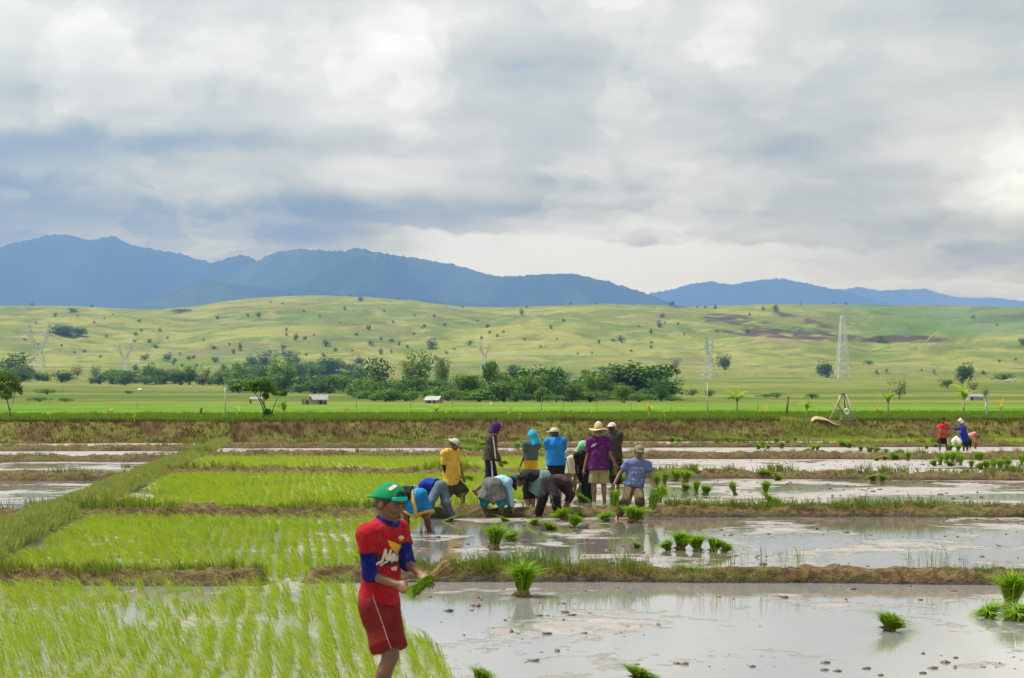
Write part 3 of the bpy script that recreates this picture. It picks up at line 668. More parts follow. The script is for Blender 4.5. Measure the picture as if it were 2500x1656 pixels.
# prototypes are 1 m tall and about 1 m wide; copies are scaled
PROTO = {}
def proto(kind, var):
    key = (kind, var)
    if key in PROTO: return PROTO[key]
    r = np.random.default_rng(sum(map(ord, kind)) * 10 + var); B = []; mat = LEAF_M; nl = 1300; size = 0.042
    if kind == 'round':
        for i in range(11):
            a = r.uniform(0, 6.28); d_ = r.uniform(0.05, 0.30); z = r.uniform(0.18, 0.80); s = r.uniform(0.17, 0.27)
            B.append((math.cos(a) * d_, math.sin(a) * d_, z, s, s, s * .85, s))
        limbs = [(b[0], b[1], b[2], 0.35) for b in B[:6]]; tm = trunk_mesh("trunk", 0.7, 0.035, limbs)
    elif kind == 'wide':
        mat = LEAF_D; nl = 2200
        for i in range(18):
            a = r.uniform(0, 6.28); d_ = r.uniform(0.08, 0.42); z = 0.28 + 0.55 * r.uniform(0, 1) * (1 - d_); s = r.uniform(0.16, 0.24)
            B.append((math.cos(a) * d_, math.sin(a) * d_, z, s, s, s * .75, s))
        limbs = [(b[0], b[1], b[2], 0.3) for b in B[:8]]; tm = trunk_mesh("trunk", 0.6, 0.045, limbs)
    elif kind == 'bamboo':
        mat = LEAF_L; nl = 2200; size = 0.034; limbs = []
        for i in range(12):
            a = r.uniform(0, 6.28); d_ = r.uniform(0.05, 0.32); top = r.uniform(0.55, 0.95)
            for z in np.linspace(0.15, top, 4):
                k = 0.5 + 0.7 * z; s = 0.085 + 0.04 * r.uniform()
                B.append((math.cos(a) * d_ * k, math.sin(a) * d_ * k, z, s, s, s * 1.25, s))
            limbs.append((math.cos(a) * d_ * 1.1, math.sin(a) * d_ * 1.1, top, 0.05))
        tm = trunk_mesh("culms", 0.6, 0.02, limbs)
    elif kind == 'bush':
        nl = 800
        for i in range(9):
            a = r.uniform(0, 6.28); d_ = r.uniform(0.0, 0.32); z = r.uniform(0.22, 0.68); s = r.uniform(0.18, 0.28)
            B.append((math.cos(a) * d_, math.sin(a) * d_, z, s, s, s * .9, s))
        limbs = [(b[0], b[1], b[2], 0.1) for b in B[:5]]; tm = trunk_mesh("stem", 0.3, 0.03, limbs)
    elif kind == 'pale':
        mat = LEAF_P; nl = 420
        for i in range(10):
            a = r.uniform(0, 6.28); d_ = r.uniform(0.08, 0.34); z = r.uniform(0.28, 0.85); s = r.uniform(0.14, 0.2)
            B.append((math.cos(a) * d_, math.sin(a) * d_, z, s, s, s, s))
        limbs = [(b[0], b[1], b[2], 0.25) for b in B]; tm = trunk_mesh("trunk", 0.75, 0.022, limbs)
    elif kind == 'dark':
        mat = LEAF_D; nl = 1300
        for i in range(11):
            a = r.uniform(0, 6.28); d_ = r.uniform(0.05, 0.28); z = r.uniform(0.18, 0.80); s = r.uniform(0.18, 0.27)
            B.append((math.cos(a) * d_, math.sin(a) * d_, z, s, s, s * .9, s))
        limbs = [(b[0], b[1], b[2], 0.3) for b in B[:6]]; tm = trunk_mesh("trunk", 0.7, 0.04, limbs)
    elif kind == 'shrub':
        mat = LEAF_D; nl = 130; size = 0.085
        for i in range(6):
            a = r.uniform(0, 6.28); d_ = r.uniform(0.0, 0.3); z = r.uniform(0.2, 0.72); s = r.uniform(0.16, 0.27)
            B.append((math.cos(a) * d_, math.sin(a) * d_, z, s, s, s, s))
        limbs = [(b[0], b[1], b[2], 0.1) for b in B[:4]]; tm = trunk_mesh("trunk", 0.5, 0.04, limbs)
    cm = crown_mesh("crown", B, nl, size, 1000 + var * 7 + len(kind), 0.4)
    cm.materials.append(mat); tm.materials.append(BARK)
    PROTO[key] = (cm, tm); return PROTO[key]
def tree(kind, px, py, hpx, wpx, name, label, cat, group=None, var=None, ymin=100.0, Y=None):
    if Y is None: X, Y, z = ground_at(px, py, ymin)
    else: X = gx(px, Y); z = ground_z(X, Y)
    H = hpx * 1.2 * Y / F; Wd = wpx * 1.4 * Y / F
    v = random.randrange(3) if var is None else var
    cm, tm = proto(kind, v)
    e = empty(name, (X, Y, z), label, cat, group, random.uniform(0, 6.28)); e.scale = (Wd, Wd, H)
    link("crown", cm, e); link("trunk" if kind not in ('bamboo', 'bush') else ("culms" if kind == 'bamboo' else "stem"), tm, e)
    return e
# --- belt of trees in the middle distance
BELT = [('bamboo',689,957,68,92,"light green bamboo clump behind the flat-topped tree, beside the grey hut"),
 ('bush',733,960,22,62,"low rounded bush at the foot of the bamboo left of the grey hut"),
 ('round',783,960,38,62,"mid green tree rising straight behind the grey roofed hut"),
 ('round',851,960,40,62,"mid green tree between the grey hut and the big dark thicket"),
 ('dark',919,972,80,88,"large dark tree at the near end of the thicket beside the small grey hut"),
 ('bush',896,975,25,50,"small bush in front of the large dark thicket tree"),
 ('bamboo',1014,957,84,95,"tallest feathery bamboo clump in the middle of the thicket, above the small hut"),
 ('bamboo',1079,951,66,56,"narrower bamboo clump just right of the tallest bamboo"),
 ('bush',990,981,21,36,"low bush against the wall of the small grey hut"),
 ('bush',961,981,25,42,"low dark bush a little left of the small grey hut"),
 ('round',1058,960,32,78,"pale green spreading tree behind the roof of the small grey hut"),
 ('round',1147,978,60,68,"mid green tree right of the small grey hut"),
 ('round',1194,978,92,48,"tall narrow tree standing in front of the faint pylon"),
 ('round',1221,978,64,60,"leafy tree just right of the tall narrow tree"),
 ('round',1230,981,46,88,"broad light green tree low in front of the thicket"),
 ('round',1295,978,56,44,"bright oval tree below the dark spreading one"),
 ('wide',1315,975,88,98,"dark spreading tree right of the tall narrow tree, with ragged crown"),
 ('round',1348,975,40,58,"tree at the foot of the dark spreading tree"),
 ('bush',1336,983,20,28,"tiny round tree in front of the thicket by the field edge"),
 ('round',1395,982,43,54,"squat yellow green tree standing alone before the thicket"),
 ('dark',1454,975,56,92,"dark green tree left of the huge rain tree"),
 ('wide',1555,975,94,150,"huge dark rain tree with broad domed crown at the end of the thicket"),
 ('bamboo',1596,975,44,88,"light green bushy clump under the right side of the rain tree"),
 ('round',1524,985,42,32,"small flat-crowned tree in front of the rain tree"),
 ('round',1496,975,38,62,"leafy tree under the left side of the rain tree"),
 ('bush',1691,966,16,32,"low bush in the meadow right of the rain tree"),
 ('bush',1732,968,17,30,"round bush at the foot of the thin grey pole"),
 ('pale',1651,907,31,28,"pale airy tree alone on the meadow above the rain tree"),
 ('dark',1769,904,34,33,"dark lone tree beside the thin lattice pylon"),
 ('bush',1472,907,14,42,"flat bush on the slope above the thicket"),
 ('round',1426,928,24,25,"small tree peeping over the thicket left of the rain tree"),
 ('pale',1380,928,21,38,"pale shrubby tree behind the thicket"),
 ('round',1250,922,24,30,"small blue green tree behind the thicket"),
 ('dark',38,919,47,84,"dark tree left of the big lattice pylon"), ('round',30,930,38,74,"mid green tree in front of the dark tree by the picture edge"),
 ('round',57,930,36,42,"rounded tree touching the big lattice pylon"),
 ('dark',151,934,26,62,"low dark bushy tree just right of the big lattice pylon"), ('pale',189,925,29,34,"thin pale tree right of the low dark tree"),
 ('pale',231,928,34,32,"second pale thin tree in the row by the pylons"), ('bush',223,938,17,26,"small round bush before the pale thin trees"),
 ('round',272,937,41,50,"leafy tree left of the second pylon"), ('round',313,937,31,52,"leafy tree at the foot of the second pylon"),
 ('round',361,937,47,36,"tallest tree in the row right of the second pylon"), ('round',393,937,39,38,"tree next to the tallest one of the row"),
 ('bush',355,939,20,80,"long low hedge of brush under the row of trees"), ('pale',429,938,37,34,"pale tree in the middle of the long row"),
 ('dark',464,940,39,40,"dark tree right of the pale one in the long row"), ('pale',503,941,47,30,"slender tall tree near the end of the long row"),
 ('round',535,941,38,50,"rounded tree near the thin pole"), ('dark',568,943,28,42,"dark low tree behind the thin pole"),
 ('round',588,934,56,44,"tall tree above the flat-topped tree"), ('dark',615,913,36,42,"dark tree on the rise above the flat-topped tree"),
 ('dark',650,899,35,50,"dark tree at the top of the rise"), ('round',680,925,37,62,"broad tree over the bamboo clump"),
 ('dark',709,889,27,50,"dark tree crowning the rise left of centre"), ('round',760,901,22,34,"small tree on the rise"),
 ('dark',801,907,28,68,"wide dark tree on the right of the rise"), ('bush',857,913,22,48,"bushy tree at the right foot of the rise"),
 ('bush',907,907,15,26,"small bush beyond the thicket"), ('round',875,889,16,26,"lone bush on the slope above the thicket"),
 ('bush',777,925,21,95,"low brush below the wide dark tree"), ('round',630,925,22,62,"brush below the dark tree on the rise"),
 ('bush',115,963,15,64,"pale green mound of bush under the big pylon"), ('bush',160,982,12,38,"small grassy bush at the field edge on the left"),
 ('bush',98,981,13,62,"wide low bush at the field edge on the far left"), ('bush',312,963,9,26,"dark lone bush in the left meadow"),
 ('dark',2020,922,36,46,"dark tree beside the tall white tower"), ('dark',2349,937,47,48,"dark round tree with visible trunk right of the white tower"),
 ('bush',2313,948,22,40,"bush left of the dark round tree"), ('pale',2196,975,42,48,"pale yellowish tree in the meadow behind the tripod"),
 ('pale',2377,960,28,32,"pale tree behind the small blue grey hut"), ('pale',2405,975,27,20,"thin pale tree right of the small blue grey hut"),
 ('bush',2146,835,19,38,"round bush beside the burnt ground on the hill"), ('bush',2122,892,11,28,"flat bush on the slope right of the white tower"),
 ('bush',2450,928,17,60,"dark brush on the meadow at the far right"), ('bush',2495,843,18,24,"bush on the hill cut by the picture edge"),
 ('bush',1983,974,13,42,"low bush behind the tripod"), ('bush',1897,972,15,32,"small brush by the leaning stump"), ('bush',1868,971,10,42,"low brown-green brush in the meadow"), 
 ('bush',1355,965,40,120,"undergrowth below the dark spreading tree"), ('bush',1170,981,34,110,"undergrowth at the foot of the tall narrow tree"), ('bush',1440,982,24,100,"undergrowth in front of the dark tree by the rain tree"),('bush',1072,976,26,110,"undergrowth right behind the small grey hut"), ('bush',940,981,30,70,"undergrowth under the large dark tree"),
 ('bush',1560,982,24,90,"undergrowth under the huge rain tree"),
 ('bush',1640,980,12,50,"low scrub beyond the right end of the thicket"), ('bush',1800,975,9,46,"thin scrub strip in the right meadow"), ('bush',720,906,22,70,"brush on top of the rise"), ('dark',166,823,26,78,"dark thicket on the hillside above the big pylon"), ('dark',190,822,20,40,"right end of the dark hillside thicket above the pylon"),
 ('bush',175,763,11,27,"dark shrub clump high on the left hill"), ('bush',444,763,10,48,"dark shrub clump below the left saddle of the ridge")]
for k_, px, py, h_, w_, lab in BELT:
    nm = {'bamboo': 'bamboo_clump', 'bush': 'bush'}.get(k_, 'tree')
    tree(k_, px, py, h_, w_, nm, lab, {'bamboo': 'bamboo', 'bush': 'bush'}.get(k_, 'tree'), "trees and bushes of the middle distance")
FILL = []
rf_ = random.Random(12)
for (a_, b2, y_, n2, hh_) in ((560, 860, 962, 14, 34), (870, 1160, 978, 15, 44), (880, 1150, 982, 13, 24), (1130, 1450, 980, 15, 38), (1150, 1450, 983, 13, 22), (1400, 1640, 978, 12, 40), (1400, 1650, 983, 12, 22), (240, 560, 941, 18, 24), (560, 880, 930, 14, 26), (0, 120, 934, 6, 24)):
    for i in range(n2):
        FILL.append((a_ + (b2 - a_) * (i + rf_.random()) / n2, y_ - rf_.random() * 8, hh_ * rf_.uniform(.7, 1.5), hh_ * rf_.uniform(1.3, 2.2)))
for px, py, h_, w_ in FILL:
    if abs(px - 1055) < 34 and py > 972: continue
    zone = "left of the thin pole" if px < 545 else "behind and around the grey hut" if px < 865 else "around the small grey hut" if px < 1120 else "below the dark spreading tree" if px < 1400 else "under the huge rain tree"
    tree(rf_.choice(['bush', 'dark', 'round', 'bamboo', 'dark']), px, py, h_, w_, 'undergrowth_bush', "tangled bush in the continuous green belt " + zone, "bush", "tangled bushes " + zone)
# --- shrubs dotted over the hills
SHR = [(60,832,9),(190,775,7),(120,800,8),(88,790,7),(275,770,6),(255,780,5),(135,773,9),(340,788,6),(345,810,7),(330,818,9),(365,832,9),(365,838,8),(390,812,9),(408,828,10),(380,850,11),(330,835,8),(522,853,14),(570,864,12),(586,857,17),(525,886,22),(545,903,12),(355,880,14),(410,882,18),(425,890,16),(330,905,15),(460,880,11),(472,875,9),(480,897,10),(260,825,9),(230,790,6),(530,780,11),(605,773,9),(630,775,12),(690,852,14),(692,867,10),(722,834,15),(700,810,9),(742,762,6),(767,820,8),(795,845,22),(745,830,10),(842,758,8),(878,732,6),(880,735,10),(900,805,10),(905,845,14),(930,832,8),(955,835,10),(938,760,6),(660,740,6),(690,742,6),(707,720,6),(855,722,6),(973,732,5),(1037,800,10),(1010,818,8),(1030,805,6),(1055,850,20),(930,865,12),(955,863,9),(875,885,15),(1087,797,8),(1147,842,13),(1130,752,6),(1175,830,9),(1190,800,13),(1195,815,9),(1215,825,9),(1230,812,8),(1285,752,8),(1273,770,13),(1165,785,7),(1376,786,8),(1345,804,9),(1393,742,5),(1455,743,5),(1508,744,4),(1463,840,9),(1497,834,9),(1516,836,15),(1590,818,13),(1610,800,13),(1618,775,10),(1655,795,10),(1623,790,7),(1590,838,6),(1640,744,11),(1702,752,6),(1722,753,9),(1746,755,11),(1830,772,7),(1863,757,8),(1893,760,14),(1955,745,6),(2034,740,5),(2065,742,6),(1670,820,6),(1825,815,12),(1750,812,9),(1410,867,6),(1445,865,6),(1590,850,7),(2375,780,10),(2435,798,9),(700,822,8),(560,845,7),(497,832,6),(440,868,10),(445,895,8),(280,846,6),(205,862,7),(183,862,6),(150,846,6),(245,873,6),(95,843,6),(225,750,5),(78,747,6),(645,880,10),(660,862,8),(720,880,12),(748,868,8),(790,872,10),(820,860,8),(860,858,8),(975,845,9),(995,850,8),(1065,880,9),(1090,865,8),(1110,858,7),(620,890,12),(1012,772,6),(1060,775,7),(960,790,6),(830,790,6),(780,775,6),(870,820,7),(1320,850,6),(1280,830,7),(1360,830,6),(1540,860,6),(1560,800,6),(2250,905,6),(2140,922,7),(2165,922,9),(2400,920,7),(2280,918,6),(2440,885,9),(2480,880,7)]
for (px, py, h_) in SHR:
    zone = ("on the crest of the ridge" if py < 758 else "on the upper slope" if py < 800 else "halfway down the slope" if py < 850 else "low on the slope") + (" at the left" if px < 500 else " above the bamboo thicket" if px < 1150 else " above the rain tree" if px < 1700 else " at the right")
    tree('shrub', px, py + 1, h_ * random.uniform(.65, 1.3), h_ * random.uniform(.9, 2.0), "shrub", "small dark shrub dotted " + zone, "shrub", "hill shrubs " + zone, ymin=900)
# --- distant belt beyond: scrub rows on the plain
# --- near trees on the terrace
def near_tree(name, label, px, py, Y, blobs, stems, nl, size, mat, seed):
    X = gx(px, Y); z = ground_z(X, Y); e = empty(name, (X, Y, z - 0.02), label, "tree")
    k = Y / F; o = lambda x, y: ((x - px) * k, (py - y) * k)
    B = []
    for (x, y, rx, rz, dy) in blobs:
        a, b_ = o(x, y); B.append((a, dy, b_, rx * k, rx * k * .9, rz * k, rx * rz))
    cm = crown_mesh("crown", B, nl, size, seed, 0.8); link("crown", cm, e, mat)
    mb = MB()
    for st in stems:
        pts = [(o(x, y)[0], dy, o(x, y)[1]) for (x, y, dy, r_) in st]; mb.tube(pts, [s[3] for s in st], 7)
    mb.obj("trunk", BARK, e, True); return e, o
t_, o_ = near_tree("flat_topped_tree", "small flat-topped tree with two leaning trunks growing from a dark vine mound", 657, 1022, 139,
    [(590,938,22,7,0),(612,932,26,8,.1),(636,930,26,9,-.1),(650,938,22,8,.2),(632,944,26,6,0),(660,948,18,6,.1),(678,956,14,5,-.1),(692,955,10,7,0),(606,944,20,6,-.2),(641,922,16,6,.1),(575,940,12,5,.1),(648,962,8,8,.1)],
    [[(648,1012,0,.06),(640,985,0,.045),(628,962,0,.03),(612,945,0,.02),(595,940,0,.01)],[(652,1008,.1,.06),(645,985,.1,.05),(634,966,.1,.035),(640,940,.1,.02)],[(634,966,0,.03),(650,950,0,.02),(668,950,0,.012)],[(628,962,0,.02),(618,948,0.05,.015)],[(662,1008,.2,.05),(668,990,.2,.03),(676,968,.2,.015),(690,955,.2,.008)],[(676,968,.2,.012),(668,958,.1,.008)]], 6500, 0.075, LEAF_M, 61)
k_ = 139 / F
cm = crown_mesh("vine_mound", [((x - 657) * k_, 0.05, (1022 - y) * k_, rx * k_, rx * k_ * .9, ry * k_, 1) for x, y, rx, ry in ((650,1008,9,13),(660,1012,9,10),(655,1000,8,8),(664,1018,6,5),(644,1016,6,7))], 1500, 0.045, 62, 0.2); link("vine_mound", cm, t_, LEAF_D)
near_tree("slender_tree", "slender light green tree with a thin bare trunk at the picture's left edge", 22, 1034, 131,
    [(8,922,24,16,0),(30,935,20,16,.1),(-8,940,22,20,-.1),(20,955,22,14,0),(42,952,12,12,.1),(-16,965,18,14,0),(14,972,16,10,.1),(50,962,7,8,0)],
    [[(26,1034,0,.05),(24,1010,0,.045),(18,985,0,.035),(10,960,0,.025),(2,935,0,.012)],[(24,1010,0,.03),(32,985,.05,.022),(36,965,.1,.015),(40,950,.1,.008)],[(18,985,0,.02),(22,960,0,.015),(26,940,0,.008)]], 4200, 0.065, LEAF_M, 63)

# --- banana plants along the bank top
BAN = [leafmat("banana_leaf", ((0.0, (0.17, 0.27, 0.02)), (1.0, (0.33, 0.42, 0.06))), trans=0.45), leafmat("yellowing_banana_leaf", ((0.0, (0.32, 0.28, 0.02)), (1.0, (0.42, 0.34, 0.03))), trans=0.35), leafmat("dry_banana_leaf", ((0.0, (0.16, 0.10, 0.03)), (1.0, (0.3, 0.2, 0.07))), trans=0.2)]
BSTEM = pmat("banana_stem", (0.34, 0.32, 0.12), (0.20, 0.16, 0.06), 8, 0.7)
def banana_leaf(L, W, az, el, droop, r_):
    V = []; n_ = 7; d = np.array([math.cos(az), math.sin(az)]); s = np.array([-math.sin(az), math.cos(az), 0])
    p = np.array([0., 0., 0.]); e = el
    for i in range(n_):
        u = i / (n_ - 1); w = W * (0.12 if i == 0 else math.sin(math.pi * min(0.97, 0.12 + u * 0.88)) ** 0.7) / 2
        nrm = np.array([-d[0] * math.sin(e), -d[1] * math.sin(e), math.cos(e)])
        V += [p + s * w + nrm * w * 0.35, p, p - s * w + nrm * w * 0.35]
        p = p + np.array([d[0] * math.cos(e), d[1] * math.cos(e), math.sin(e)]) * L / (n_ - 1); e -= droop / (n_ - 1)
    Q = []
    for i in range(n_ - 1):
        for j in (0, 1): Q.append((i * 3 + j, i * 3 + j + 1, i * 3 + 3 + j + 1, i * 3 + 3 + j))
    return np_mesh("leaf", np.array(V), np.array(Q), attrs={'tint': ('FLOAT', np.full(len(V), r_.uniform(0, 1)))})
BANANAS = [(267,1030,34,5,0,"small banana plant with one upright leaf at the left end of the bank"),(328,1036,18,3,1,"yellowed drooping banana sprout on the left bank"),(490,1027,28,4,2,"banana plant with withered leaves near the thin pole"),(580,1024,32,4,0,"banana plant left of the flat-topped tree"),(693,1026,40,5,0,"young banana plant right of the flat-topped tree"),(845,1024,26,6,1,"spiky yellowish banana plant in the field"),(1064,1019,32,6,0,"banana plant above the yellow-shirted worker"),(1090,1021,18,4,2,"withered banana stub above the yellow-shirted worker"),(1245,1016,24,4,0,"tattered banana plant above the purple hood"),(1268,1019,18,3,1,"bent arching banana leaf beyond the purple hood"),(1325,1021,17,3,2,"broken banana plant above the teal hood"),(1437,1022,24,4,0,"pale banana plant left of the straw hat"),(1585,1022,34,4,1,"yellow banana plant above the lilac-shirted man"),(1622,1024,24,4,0,"small banana plant right of the yellow one"),(1799,1020,60,5,0,"tall narrow banana plant on the bank right of centre"),(1867,1022,26,5,1,"yellow green banana sprout left of the tripod"),(1969,1021,42,6,0,"banana plant directly left of the tripod"),(2140,1022,28,5,1,"bright yellow banana plant right of the tripod"),(2168,1024,58,5,0,"banana plant with broad leaf next to the yellow one"),(2352,1023,70,7,0,"tallest banana plant behind the far workers"),(2442,1023,36,4,1,"yellowing banana plant at the far right")]
for i, (px, py, h_, nl, ty, lab) in enumerate(BANANAS):
    X, Y, z = ground_at(px, py, 122); Y = min(Y, 150); X = gx(px, Y); z = ground_z(X, Y); H = h_ * Y / F * 1.4
    e = empty("banana_plant", (X, Y, z), lab, "banana plant", "banana plants along the top of the bank"); r_ = random.Random(i)
    sh = H * (0.5 if h_ > 50 else 0.42)
    MB().tube([(0, 0, -0.05), (0.01, 0, sh * .5), (0.02, 0, sh)], [0.055 * H ** .5, 0.05 * H ** .5, 0.03 * H ** .5], 8).obj("stem", BSTEM, e, True)
    for j in range(nl):
        az = j * 2.4 + r_.uniform(-.5, .5); el = R(r_.uniform(45, 82) if j else 84); mt = BAN[0 if ty == 0 else 1] if r_.random() < (0.9 if ty != 2 else 0.3) else BAN[2]
        me = banana_leaf(H * r_.uniform(.5, .68), H * r_.uniform(.13, .19), az, el, R(r_.uniform(50, 130)) if j else R(25), r_)
        link("leaf", me, e, mt, loc=(0.02, 0, sh * r_.uniform(.88, 1)))

# --- huts
ROOF = pmat("grey_sheet_roof", (0.24, 0.225, 0.22), (0.16, 0.148, 0.145), 1.2, 0.5, spec=0.5)
WALLG = pmat("weathered_sheet_wall", (0.33, 0.32, 0.31), (0.20, 0.18, 0.17), 1.0, 0.8, c3=(0.22, 0.12, 0.07))
WALLB = pmat("blue_grey_block_wall", (0.34, 0.36, 0.40), (0.25, 0.27, 0.30), 0.8, 0.9)
DARKW = pmat("doorway_shade_paint", (0.030, 0.026, 0.022), (0.045, 0.036, 0.03), 1.5, 0.9)  # dark colour painted for the shade inside doorways; the walls behind are unbroken
WOOD = pmat("weathered_wood", (0.26, 0.21, 0.15), (0.14, 0.11, 0.08), 6, 0.9)
def slab(mb, pts, th):
    v = [Vector(p) for p in pts]; n_ = (v[1] - v[0]).cross(v[2] - v[0]).normalized() * th
    mb.addm(v + [p - n_ for p in v], [(0, 1, 2, 3), (7, 6, 5, 4)] + [(i, i + 4, (i + 1) % 4 + 4, (i + 1) % 4) for i in range(4)])
def gable(e, x0, x1, y0, y1, zw, zr, over, wallm, roofm, doors=(), axis='x', posts=()):
    w = 0.08
    for nm, bx_ in (("front_wall", ((x0 + x1) / 2, y0, zw / 2, x1 - x0, w, zw)), ("back_wall", ((x0 + x1) / 2, y1, zw / 2, x1 - x0, w, zw)),
                    ("end_wall", (x0 + w / 2, (y0 + y1) / 2, zw / 2, w, y1 - y0 - w - .01, zw)), ("end_wall", (x1 - w / 2, (y0 + y1) / 2, zw / 2, w, y1 - y0 - w - .01, zw))):
        MB().box(bx_[:3], *bx_[3:]).obj(nm, wallm, e)
    ym = (y0 + y1) / 2
    for s in (-1, 1):                                     # two roof sheets
        mb = MB(); ye = y0 - over if s < 0 else y1 + over; zs = zw - (zr - zw) * over / (ym - y0) + .03
        P = [(x0 - over, ye, zs), (x1 + over, ye, zs), (x1 + over, ym, zr), (x0 - over, ym, zr)]
        slab(mb, P if s < 0 else P[::-1], 0.05); mb.obj("roof", roofm, e)
    for s, x in ((-1, x0 + .01), (1, x1 - .01)):             # gable triangles
        mb = MB(); mb.addm([(x, y0 + .05, zw + .002), (x, y1 - .05, zw + .002), (x, ym, zr - .08), (x - s * .05, y0 + .05, zw + .002), (x - s * .05, y1 - .05, zw + .002), (x - s * .05, ym, zr - .08)], [(0, 1, 2), (5, 4, 3), (0, 3, 4, 1), (1, 4, 5, 2), (2, 5, 3, 0)]); mb.obj("gable", wallm, e)
    for (dx, dw, dh) in doors: MB().box((dx, y0 - w / 2 - .012, dh / 2), dw, 0.03, dh).obj("doorway", DARKW, e)
    for (x, y, h_) in posts: MB().tube([(x, y, 0), (x, y, h_)], 0.06, 6).obj("post", WOOD, e)
X, Y, z = ground_at(770, 988, 150); k_ = Y / F
e = empty("farm_hut", (X, Y, z), "grey tin-roofed farm hut with a lean-to and open porch behind the green field", "hut", rz=R(6))
gable(e, -12 * k_, 28 * k_, 0, 28 * k_, 13 * k_, 24 * k_, 3 * k_, WALLG, ROOF, doors=((14 * k_, 9 * k_, 11 * k_), (24 * k_, 4 * k_, 8 * k_)), posts=((6 * k_, -3 * k_, 13 * k_), (27 * k_, -3 * k_, 13 * k_), (17 * k_, -3 * k_, 13 * k_)))
mb = MB(); slab(mb, [(-36 * k_, -2 * k_, 12 * k_), (-11 * k_, -2 * k_, 20 * k_), (-11 * k_, 24 * k_, 20 * k_), (-36 * k_, 24 * k_, 12 * k_)], 0.06); mb.obj("lean_to_roof", ROOF, e)
MB().box((-23 * k_, 1 * k_, 6.2 * k_), 20 * k_, .1, 12.4 * k_).obj("lean_to_wall", WALLG, e); MB().box((-20 * k_, 1 * k_ - .08, 5.5 * k_), 6 * k_, .04, 11 * k_).obj("door", pmat("rusty_door", (0.16, 0.07, 0.04), (0.09, 0.05, 0.035), 2, 0.9), e)
X, Y, z = ground_at(1055, 985, 150); k_ = Y / F
e = empty("farm_hut", (X, Y, z), "small grey hut with pitched sheet roof at the foot of the bamboo thicket", "hut", rz=R(-24))
gable(e, -20 * k_, 16 * k_, 0, 26 * k_, 9 * k_, 18 * k_, 2.5 * k_, WALLG, ROOF, doors=((-8 * k_, 8 * k_, 8 * k_), (6 * k_, 5 * k_, 8 * k_)))
X, Y, z = ground_at(628, 986, 150); k_ = Y / F
e = empty("open_shelter", (X, Y, z), "open-sided pale roofed shelter behind the flat-topped tree", "shelter")
mb = MB(); slab(mb, [(-20 * k_, -6 * k_, 11 * k_), (20 * k_, -6 * k_, 11 * k_), (19 * k_, 8 * k_, 17 * k_), (-18 * k_, 8 * k_, 17 * k_)], .08); mb.obj("roof", ROOF, e)
for x, y, h_ in ((-17, -4, 11.5), (17, -4, 11.5), (-16, 7, 16), (16, 7, 16)): MB().tube([(x * k_, y * k_, 0), (x * k_, y * k_, h_ * k_)], .13, 6).obj("post", WOOD, e)
X, Y, z = ground_at(2382, 978, 150); k_ = Y / F
e = empty("farm_hut", (X, Y, z), "small blue grey block hut with low roof at the far right", "hut", rz=R(10))
gable(e, -16 * k_, 20 * k_, 0, 22 * k_, 10 * k_, 16 * k_, 2.5 * k_, WALLB, ROOF, doors=((-9 * k_, 5 * k_, 8 * k_),))
X, Y, z = ground_at(1199, 991, 140); k_ = Y / F
WHITE = pmat("white_plastic", (0.75, 0.75, 0.73), (0.6, 0.6, 0.6), 3, 0.5)
mb = MB(); mb.tube([(0, 0, 0), (0, 0, 7 * k_)], [2.3 * k_, 2.8 * k_], 14); mb.tube([(0, 0, 7 * k_), (0, 0, 7.9 * k_)], [3.1 * k_, 3.1 * k_], 14); mb.obj("water_drum", WHITE, None, True, label="small white drum standing at the field edge before the thicket", cat="drum", loc=(X, Y, z))
Y = 141; X = gx(1171, Y); z = ground_z(X, Y); k_ = Y / F
e = empty("pallet_fence", (X, Y, z), "small grey wooden pallet fence on the bank above the purple hood", "fence")
for i in range(9): MB().box(((i - 4) * 3.9 * k_, 0, 7.5 * k_ + .02 * (i % 3)), 2.6 * k_, .03, 11 * k_).obj("plank", WOOD, e)
for zz in (4.5, 11): MB().box((0, .04, zz * k_), 35 * k_, .03, 1.4 * k_).obj("rail", WOOD, e)

# --- poles and posts
PGREY = pmat("grey_pole", (0.42, 0.44, 0.42), (0.30, 0.31, 0.30), 3, 0.7)
def pole(px, y0, y1, Y, r_, name, lab, mat, cat, grp=None, lean=0):
    X = gx(px, Y); z = ground_z(X, Y); h_ = CH - (y0 - HY) * Y / F - z
    e = empty(name, (X, Y, z - .05), lab, cat, grp); MB().tube([(0, 0, 0), (lean * h_ * .5, 0, h_ * .5), (lean * h_, 0, h_)], [r_, r_ * .92, r_ * .8], 8).obj("shaft", mat, e, True)
    MB().box((lean * h_, 0, h_ + .01), r_ * 2.4, r_ * 2.4, .05).obj("cap", mat, e); return e
pole(550, 938, 1020, 148, .045, "utility_pole", "thin straight grey pole rising from the field left of the flat-topped tree", PGREY, "pole")
pole(1727, 928, 1008, 150, .045, "utility_pole", "thin straight grey pole in front of the faint lattice pylon", PGREY, "pole")
pole(1919, 968, 990, 165, .09, "tree_stump", "dark leaning dead stump left of the tripod", BARK, "stump", lean=.12)
pole(2408, 974, 998, 160, .10, "concrete_post", "pale concrete post right of the blue grey hut", PGREY, "post")
ORD = ['first', 'second', 'third', 'fourth', 'fifth', 'sixth', 'seventh', 'eighth', 'ninth', 'tenth']; FS = sorted([870, 1003, 1457, 1541, 1638, 1850, 1322, 1375, 335, 1105])
for px, y0, y1, Yp in ((870,958,986,230),(1003,963,990,220),(1457,975,993,215),(1541,979,995,205),(1638,979,994,205),(1850,953,993,190),(1322,960,993,200),(1375,978,994,205),(335,966,990,230),(805+300,962,985,240)):
    pole(px, y0 + 6, y1, Yp, .03, "fence_post", "thin dark fence stick at the back of the green field, " + ORD[FS.index(px)] + " from the left", WOOD, "post", "fence sticks at the back of the field")

